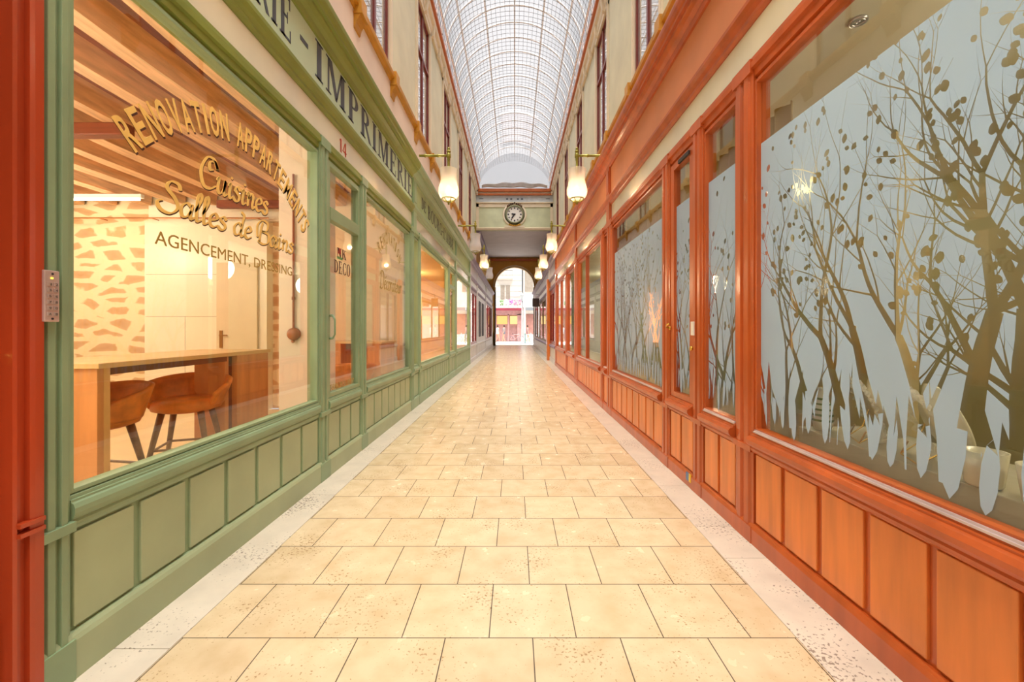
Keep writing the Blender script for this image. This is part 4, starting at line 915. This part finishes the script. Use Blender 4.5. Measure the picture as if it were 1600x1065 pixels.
# ---------------------------------------------------------------- right shop interior
b = B(); b.box(1.70, 5.2, -.2, 7.0, -.02, 0); struct('floor', b, brownfl)
b = B(); b.box(1.70, 5.2, -.2, 7.0, 3.12, 3.2); struct('ceiling', b, oliveceil)
b = B(); b.box(5.1, 5.2, -.2, 7.0, 0, 3.2); b.box(1.7, 5.2, 6.95, 7.05, 0, 3.2); b.box(1.7, 5.2, -.3, -.2, 0, 3.2); struct('wall_right_shop', b, olive)
b = B(); b.box(3.3, 3.5, 3.6, 4.6, 0, 3.12); struct('wall_pier', b, mat('cream_pier', (226,210,160), .6))
dp = thing('display_platform', (2.0, 1.6, 0), 'brown wooden display platform behind the big frosted window', 'platform')
b = B(); b.box(1.70, 2.55, .1, 2.93, 0, .62); b.build('platform_top', brownfl, dp)
b = B(); b.box(1.98, 2.5, .1, 2.9, .62, .735); b.build('raised_shelf', greyshelf, dp, bevel=.005)
b = B()
b.grid(lambda u, v: (1.98+.035*math.sin(u*150), 2.98+4.0*u, .1+2.95*v), 240, 2); tag(b.build('curtain', curtain, None, smooth=True, solid=.004, loc=(1.98,5,0)), 'long pleated beige curtain behind the orange door and windows', 'curtain')
dl = thing('downlight', (1.867, 2.277, 3.11), 'small round recessed ceiling downlight in the right shop', 'lamp')
b = B(); b.lathe([(.045,3.118),(.045,3.106),(.03,3.104),(.028,3.112)], (1.9,2.30,0), 20, cap=False); b.lathe([(0,3.112),(.012,3.11),(.012,3.106),(0,3.106)], (1.9,2.30,0), 12); b.build('trim_ring', chrome, dl, smooth=True)
light('shop_light', (2.7, 1.7, 2.2), 14, (1,.9,.72), .2); light('shop_light', (3.4, 1.2, 2.7), 30, (1,.86,.62), .2); light('shop_light', (3.4, 5.2, 2.7), 30, (1,.86,.62), .2)  # first light has no fitting, added to brighten the plates
# plates, mugs, bottle on the shelf
def plate(x, y, z, r, lab, tilt, rz):
    t = thing('ceramic_plate', (x, y, z), lab, 'plate', None, None, rz)
    ORG[t] = Vector((0,0,0)); b = B(); b.lathe([(0,0),(r*.6,.0),(r*.64,.012),(r*.95,.05),(r,.055),(r*.97,.065),(r*.62,.03),(r*.58,.018),(0,.016)], n=40, axis='x')
    rot = Matrix.Rotation(tilt, 4, 'Y'); sh = Matrix.Translation((0,0,r))
    bmesh.ops.transform(b.bm, matrix=sh @ rot, verts=b.bm.verts); b.build('dish', ceramic, t, smooth=True)
    b = B(); n_ = 48
    b.grid(lambda u, v: ((-.02 if v < .5 else 0)-.03*v+.012*math.sin(u*math.pi*2*24)*v, (r*(.62+.42*v))*math.cos(2*math.pi*u), (r*(.62+.42*v))*math.sin(2*math.pi*u)), 144, 3)
    bmesh.ops.transform(b.bm, matrix=sh @ rot, verts=b.bm.verts); b.build('lace_wrap', doily, t, smooth=True)
    b = B(); b.tube([(-.09,-.1,.0),(-.02,-.11,.06),(.02,-.11,.2)], .004, 6); b.tube([(-.09,.1,.0),(-.02,.11,.06),(.02,.11,.2)], .004, 6); b.tube([(-.09,-.1,.0),(-.09,.1,.0)], .004, 6); b.tube([(-.09,-.1,.0),(-.06,-.1,.07)], .004, 6); b.tube([(-.09,.1,.0),(-.06,.1,.07)], .004, 6)
    b.build('wire_stand', brasslt, t)
    ORG[t] = Vector((x,y,z)); return t
SZ = .74
p1 = plate(2.12, 2.46, SZ+.012, .19, 'round cream plate in gathered lace, left of the two on the shelf', R(-18), R(-25))
p2 = plate(2.09, 2.08, SZ+.012, .19, 'round cream plate on a gold wire stand, right of the two', R(-20), R(-25))
def mug(x, y, r, h, lab, hd):
    t = thing('mug', (x, y, SZ), lab, 'mug'); b = B()
    b.lathe([(0,SZ),(r*.72,SZ),(r*.8,SZ+.01),(r*.9,SZ+h*.5),(r,SZ+h),(r*.94,SZ+h),(r*.84,SZ+h*.5),(r*.7,SZ+.02),(0,SZ+.02)], (x,y,0), 32); b.build('body', ceramic, t, smooth=True)
    b = B(); c0, s0 = math.cos(hd), math.sin(hd); b.tube([(x+c0*(r*.9), y+s0*(r*.9), SZ+h*.9), (x+c0*(r+.045), y+s0*(r+.045), SZ+h*.92), (x+c0*(r+.06), y+s0*(r+.06), SZ+h*.7), (x+c0*(r+.035), y+s0*(r+.035), SZ+h*.4), (x+c0*r*.8, y+s0*r*.8, SZ+h*.2)], .011, 8); b.build('handle', ceramic, t, smooth=True)
mug(2.02, 1.79, .075, .15, 'cream ceramic mug with its handle to the left, beside the plates', R(100))
mug(2.02, 1.57, .085, .15, 'larger cream ceramic mug nearest the right edge of the photo', R(60))
b = B(); b.lathe([(0,0),(.17,.005),(.2,.03),(.19,.035),(.16,.012),(0,.01)], (2.36,1.55,SZ+.0), 32); tag(b.build('serving_dish', ceramic, None, smooth=True, loc=(2.32,1.74,SZ)), 'shallow cream dish behind the mugs', 'dish')
bt = thing('striped_vase', (2.06, 2.78, SZ), 'small green striped vase wrapped in clear film, left of the plates', 'vase')
b = B(); b.lathe([(0,SZ),(.045,SZ),(.06,SZ+.05),(.055,SZ+.14),(.03,SZ+.2),(.028,SZ+.26),(.035,SZ+.28),(0,SZ+.28)], (2.06,2.78,0), 20); b.build('body', mat('white_glaze', (232,232,214), .3), bt, smooth=True)
for k in range(5):
    b = B(); z_ = SZ+.06+.035*k; r_ = [.0605,.059,.055,.043,.032][k]; b.lathe([(r_,z_),(r_+.002,z_+.006),(r_,z_+.014)], (2.06,2.78,0), 20, cap=False); b.build('stripe', mat('green_glaze', (110,130,50), .3), bt, smooth=True)
lp_ = thing('table_lamp', (2.6, 5.2, 0), 'glowing pink orange standing lamp behind the second frosted window', 'lamp')
b = B(); b.lathe([(.14,1.25),(.14,1.85)], (1.78,5.05,0), 20, cap=False); b.build('lamp_shade', emis('coral_shade', (255,170,120), 1.2), lp_, smooth=True, solid=.004)
b = B(); b.tube([(1.78,5.05,0),(1.78,5.05,1.25)], .012); b.lathe([(0,0),(.11,0),(.11,.02),(0,.03)], (1.78,5.05,0), 16); b.build('stand', brasslt, lp_)
# second orange shop + rest interiors
b = B(); b.box(1.70, 4.6, 7.15, 16.0, -.02, 0); struct('floor', b, interfloor)
b = B(); b.box(4.5, 4.6, 7.15, 16.0, 0, 3.3); b.box(1.7, 4.6, 7.05, 7.12, 0, 3.3); b.box(1.7, 4.6, 16, 16.1, 0, 3.3); b.box(1.7, 4.6, 7.15, 16, 3.2, 3.3); struct('wall_second_shop', b, mat('green_grey_plaster', (190,196,170), .6))
light('shop_light', (3.1, 9.5, 2.8), 50, (1,.9,.72), .3); light('shop_light', (3.1, 13.5, 2.8), 50, (1,.9,.72), .3)
b = B(); b.box(-5,-1.92,16.7,35,-.02,0); b.box(-5,-4.9,16.7,35,0,3.3); b.box(-5,-1.92,16.7,35,3.2,3.3); struct('wall_far_left_shop', b, mat('warm_shop_wall', (220,190,160), .6))
b = B(); b.box(1.72,5,16.2,35,-.02,0); b.box(4.9,5,16.2,35,0,3.3); b.box(1.72,5,16.2,35,3.2,3.3); struct('wall_far_right_shop', b, MATS['warm_shop_wall'])
light('shop_light', (-3, 18.5, 2.8), 40, (1,.8,.6), .3); light('shop_light', (3, 18.5, 2.8), 40, (1,.85,.7), .3); light('shop_light', (-3, 28, 2.8), 60, (1,.85,.7), .3); light('shop_light', (3, 26, 2.8), 60, (1,.9,.8), .3)

# ---------------------------------------------------------------- the street beyond the arch
SY = 46.0
b = B(); b.box(-14, 14, 36.0, 60, -.12, -.02); struct('street_ground', b, mat('pale_asphalt', (226,224,222), .8, var=.04))
hs = thing('building', (-3, SY, 0), 'white stone building with shuttered windows across the street', 'building')
stonew = mat('white_limestone', (238,232,222), .8, var=.03, scale=1)
b = B(); b.box(-8, .78, SY, SY+6, 3.6, 14)
b.build('wall', stonew, hs)
b = B()
for zz in (4.9, 5.5, 6.1, 6.7, 7.3): b.box(-8, .78, SY-.02, SY+.01, zz, zz+.03)
b.build('string_course', mat('stone_joint', (190,184,176), .8), hs)
for xx in (-4.6, -1.55, ):
    for k in range(2):
        b = B(); b.box(xx+k*.6, xx+k*.6+.45, SY-.06, SY, 4.7, 6.2); sh_ = b.build('shutter', mat('grey_brown_shutter', (168,156,142), .6), hs)
for xx in (-4.3, -1.1):
    b = B(); b.box(xx-.9, xx+.9, SY-.5, SY, 6.9, 7.05); b.build('balcony_slab', stonew, hs)
    b = B(); b.box(xx-.9, xx+.9, SY-.5, SY-.46, 7.75, 7.8)
    for k in range(14): b.tube([(xx-.88+.135*k, SY-.48, 7.05),(xx-.88+.135*k, SY-.48, 7.78)], .012, 5)
    b.build('balcony_railing', dark, hs)
b = B(); b.box(-8, .9, SY-1.1, SY, 3.4, 3.62); b.build('shop_canopy', mat('crimson_canopy_edge', (150,50,70), .6), hs)
b = B(); b.box(-8, .78, SY-.3, SY, 2.9, 3.4); b.box(-8,.78,SY+.3,SY+.5,0,3.4); b.box(-2.2,-2.0,SY-.3,SY,0,3); b.box(-.75,-.6,SY-.3,SY,0,3); b.box(.3,.78,SY-.3,SY,0,3); b.build('shop_facade', mat('dark_rose_shop', (196,150,146), .6), hs)
for xx, cc in ((-3.6,(255,170,90)), (-1.95,(255,176,96)), (-.5,(250,190,120))):
    b = B(); b.box(xx, xx+1.15, SY-.02, SY+.02, 1.9, 2.8); b.build('lit_shop_window', emis('shop_glow_%d' % cc[1], tuple(min(255, q+30) for q in cc), .95), hs)
fl = random.Random(8)
for k in range(7):
    xx = -2.4+.5*k; cc = fl.choice([(190,120,200),(120,180,110),(230,230,240),(150,90,180),(230,160,190)])
    o = thing('flower_planter', (xx, SY-.8, 3.62), 'planter of %s flowers on the shop canopy' % ('mauve' if cc[0] in (190,150) else 'green and pale' if cc[0] in (120,230) else 'pink'), 'planter', 'planters on the shop canopy')
    b = B(); b.box(xx-.2, xx+.2, SY-.95, SY-.65, 3.62, 3.9); b.build('box', white, o)
    b = B()
    for j in range(26):
        c_ = Vector((xx+fl.uniform(-.2,.2), SY-.8+fl.uniform(-.15,.15), 3.95+fl.uniform(0,.6))); bmesh.ops.create_icosphere(b.bm, subdivisions=1, radius=fl.uniform(.04,.08), matrix=Matrix.Translation(c_))
    b.build('flowers', mat('petals_%d_%d' % cc[:2], cc, .7), o)
h2 = thing('building', (3, SY-2, 0), 'pale building with a white shop sign on the right across the street', 'building')
b = B(); b.box(.95, 9, SY-1, SY+5, 4.5, 14); b.box(.95, 1.2, SY-1, SY+5, 0, 4.5); b.box(1.2,9,SY-.3,SY+5,0,3.4); b.build('wall', stonew, h2)
b = B(); b.box(.9, 4, SY-1.2, SY-1, 3.7, 4.5); b.build('sign_board', greyp, h2)
b = B(); b.box(1.25, 3.6, SY-.36, SY-.3, .8, 3.0); b.build('window', mat('rose_shop_window', (180,130,120), .4), h2)
b = B(); b.box(1.1,2.0,SY-1.06,SY-1,5.4,7.6); b.build('shutter', MATS['grey_brown_shutter'], h2)
q, wd = serif_text('CAFE'.replace('F','F')); 
slp = thing('street_lamp', (.75, 42, 0), 'old-style street lantern on a post beyond the arch', 'lamp')
b = B(); b.tube([(.75,42,0),(.75,42,.8),(.75,42,4.2)], [.09,.06,.04], 10); b.build('post', greyp, slp, smooth=True)
b = B(); b.lathe([(.1,4.2),(.18,4.75),(.2,4.78),(.06,4.98),(.03,5.1),(0,5.12)], (.75,42,0), 6); b.build('lantern', mat('pale_lantern', (190,196,198), .3), slp)
bl = thing('bollard', (1.0, 40, 0), 'slim teal bollard at the kerb beyond the arch', 'bollard')
b = B(); b.lathe([(.07,0),(.07,.1),(.045,.15),(.045,.8),(.06,.85),(.05,.95),(0,1.0)], (1.0,39.5,0), 12); b.build('shaft', mat('teal_bollard', (110,150,146), .5), bl, smooth=True)
# pedestrians, one skinned body each
def person(x, y, rz, top, legs, lab, stride=.16, seat=False):
    t = thing('person', (x, y, 0), lab, 'person', None, None, rz)
    me = bpy.data.meshes.new('body')
    J = [((0,0,.95),.13),((0,0,1.2),.12),((0,0,1.42),.12),((0,.01,1.52),.055),((0,0,1.62),.085),((0,0,1.72),.08),
         ((-.10,0,.9),.09),((-.11,stride*.4,.5),.06),((-.11,-stride,.08),.045),((-.11,-stride+.14,.04),.04),
         ((.10,0,.9),.09),((.11,.06+stride*.5,.5),.06),((.11,stride,.08),.045),((.11,stride+.14,.04),.04),
         ((-.19,0,1.42),.055),((-.25,-.02,1.15),.042),((-.24,.12,.93),.035),((-.24,.16,.84),.03),
         ((.19,0,1.42),.055),((.25,.02,1.15),.042),((.25,.1,.92),.035),((.25,.14,.84),.03)]
    E = [(0,1),(1,2),(2,3),(3,4),(4,5),(0,6),(6,7),(7,8),(8,9),(0,10),(10,11),(11,12),(12,13),(2,14),(14,15),(15,16),(16,17),(2,18),(18,19),(19,20),(20,21)]
    me.from_pydata([j[0] for j in J], E, []); o = bpy.data.objects.new('body', me); link(o, t); me.materials.append(top)
    sk = o.modifiers.new('skin', 'SKIN'); sk.use_smooth_shade = True
    for v, j in zip(me.skin_vertices[0].data, J): v.radius = (j[1], j[1]*.8)
    me.skin_vertices[0].data[0].use_root = True
    q_ = o.modifiers.new('sub', 'SUBSURF'); q_.levels = 1; q_.render_levels = 1
    ORG[t] = Vector((0,0,0)); b = B(); b.lathe([(0,1.56),(.07,1.57),(.088,1.63),(.09,1.7),(.06,1.76),(0,1.78)], (0,-.015,0), 14); b.build('hair', mat('brown_hair', (70,50,40), .7), t, smooth=True)
    b = B(); b.lathe([(.15,1.5-.02),(.19,1.4),(.16,1.1),(.17,.88),(.12,.86)], n=14, cap=False)
    bmesh.ops.scale(b.bm, vec=(1.1,.75,1), verts=b.bm.verts); b.build('coat', legs, t, smooth=True)
skin = mat('skin_tone', (206,160,130), .6)
person(-1.05, 41.5, R(90), skin, mat('grey_coat', (128,128,140), .7), 'person in a grey coat walking past beyond the arch')
person(1.35, 43, R(-90), skin, mat('mauve_jacket', (160,120,130), .7), 'person in a dull pink jacket at the right beyond the arch')
person(-1.75, 43, R(-60), skin, mat('white_shirt', (226,226,230), .7), 'person in a white shirt at the left beyond the arch')
def bicycle(x, y, lab, col):
    t = thing('bicycle', (x, y, 0), lab, 'bicycle', 'bicycle' and None); m_ = mat('bike_%d' % col[0], col, .4); r_ = .33
    for s, xx in ((0, -.52), (1, .52)):
        b = B(); b.tube([(x+xx+r_*math.cos(a*math.pi/12), y, r_+.01+r_*math.sin(a*math.pi/12)) for a in range(25)], .018, 6, cap=False)
        for k in range(8): a = k*math.pi/4; b.tube([(x+xx,y,r_),(x+xx+r_*math.cos(a),y,r_+r_*math.sin(a))], .004, 3)
        b.build('wheel', MATS['grey_coat'], t)
    b = B()
    for p0, p1 in (((-.52,.34),(-.1,.34)),((-.1,.34),(-.25,.85)),((-.25,.8),(.35,.85)),((-.1,.34),(.35,.75)),((.32,.95),(.52,.34)),((-.52,.34),(-.25,.8))): b.tube([(x+p0[0],y,p0[1]),(x+p1[0],y,p1[1])], .018, 6)
    b.tube([(x+.3,y-.25,.98),(x+.32,y,.96),(x+.3,y+.25,.98)], .014, 6); b.build('frame', m_, t)
    b = B(); b.lathe([(0,.86),(.09,.87),(.07,.92),(0,.93)], (x-.27,y,0), 10); b.build('saddle', dark, t)
bicycle(.1, 40.6, 'pale pink bicycle standing in the middle of the arch view', (226,170,170))
bicycle(1.3, 41.2, 'white bicycle standing on the right of the arch view', (232,236,240))
b = B(); b.box(-1.66, 1.66, AY+.0, AY+.5, -.02, .03); struct('trim_threshold', b, greyp)
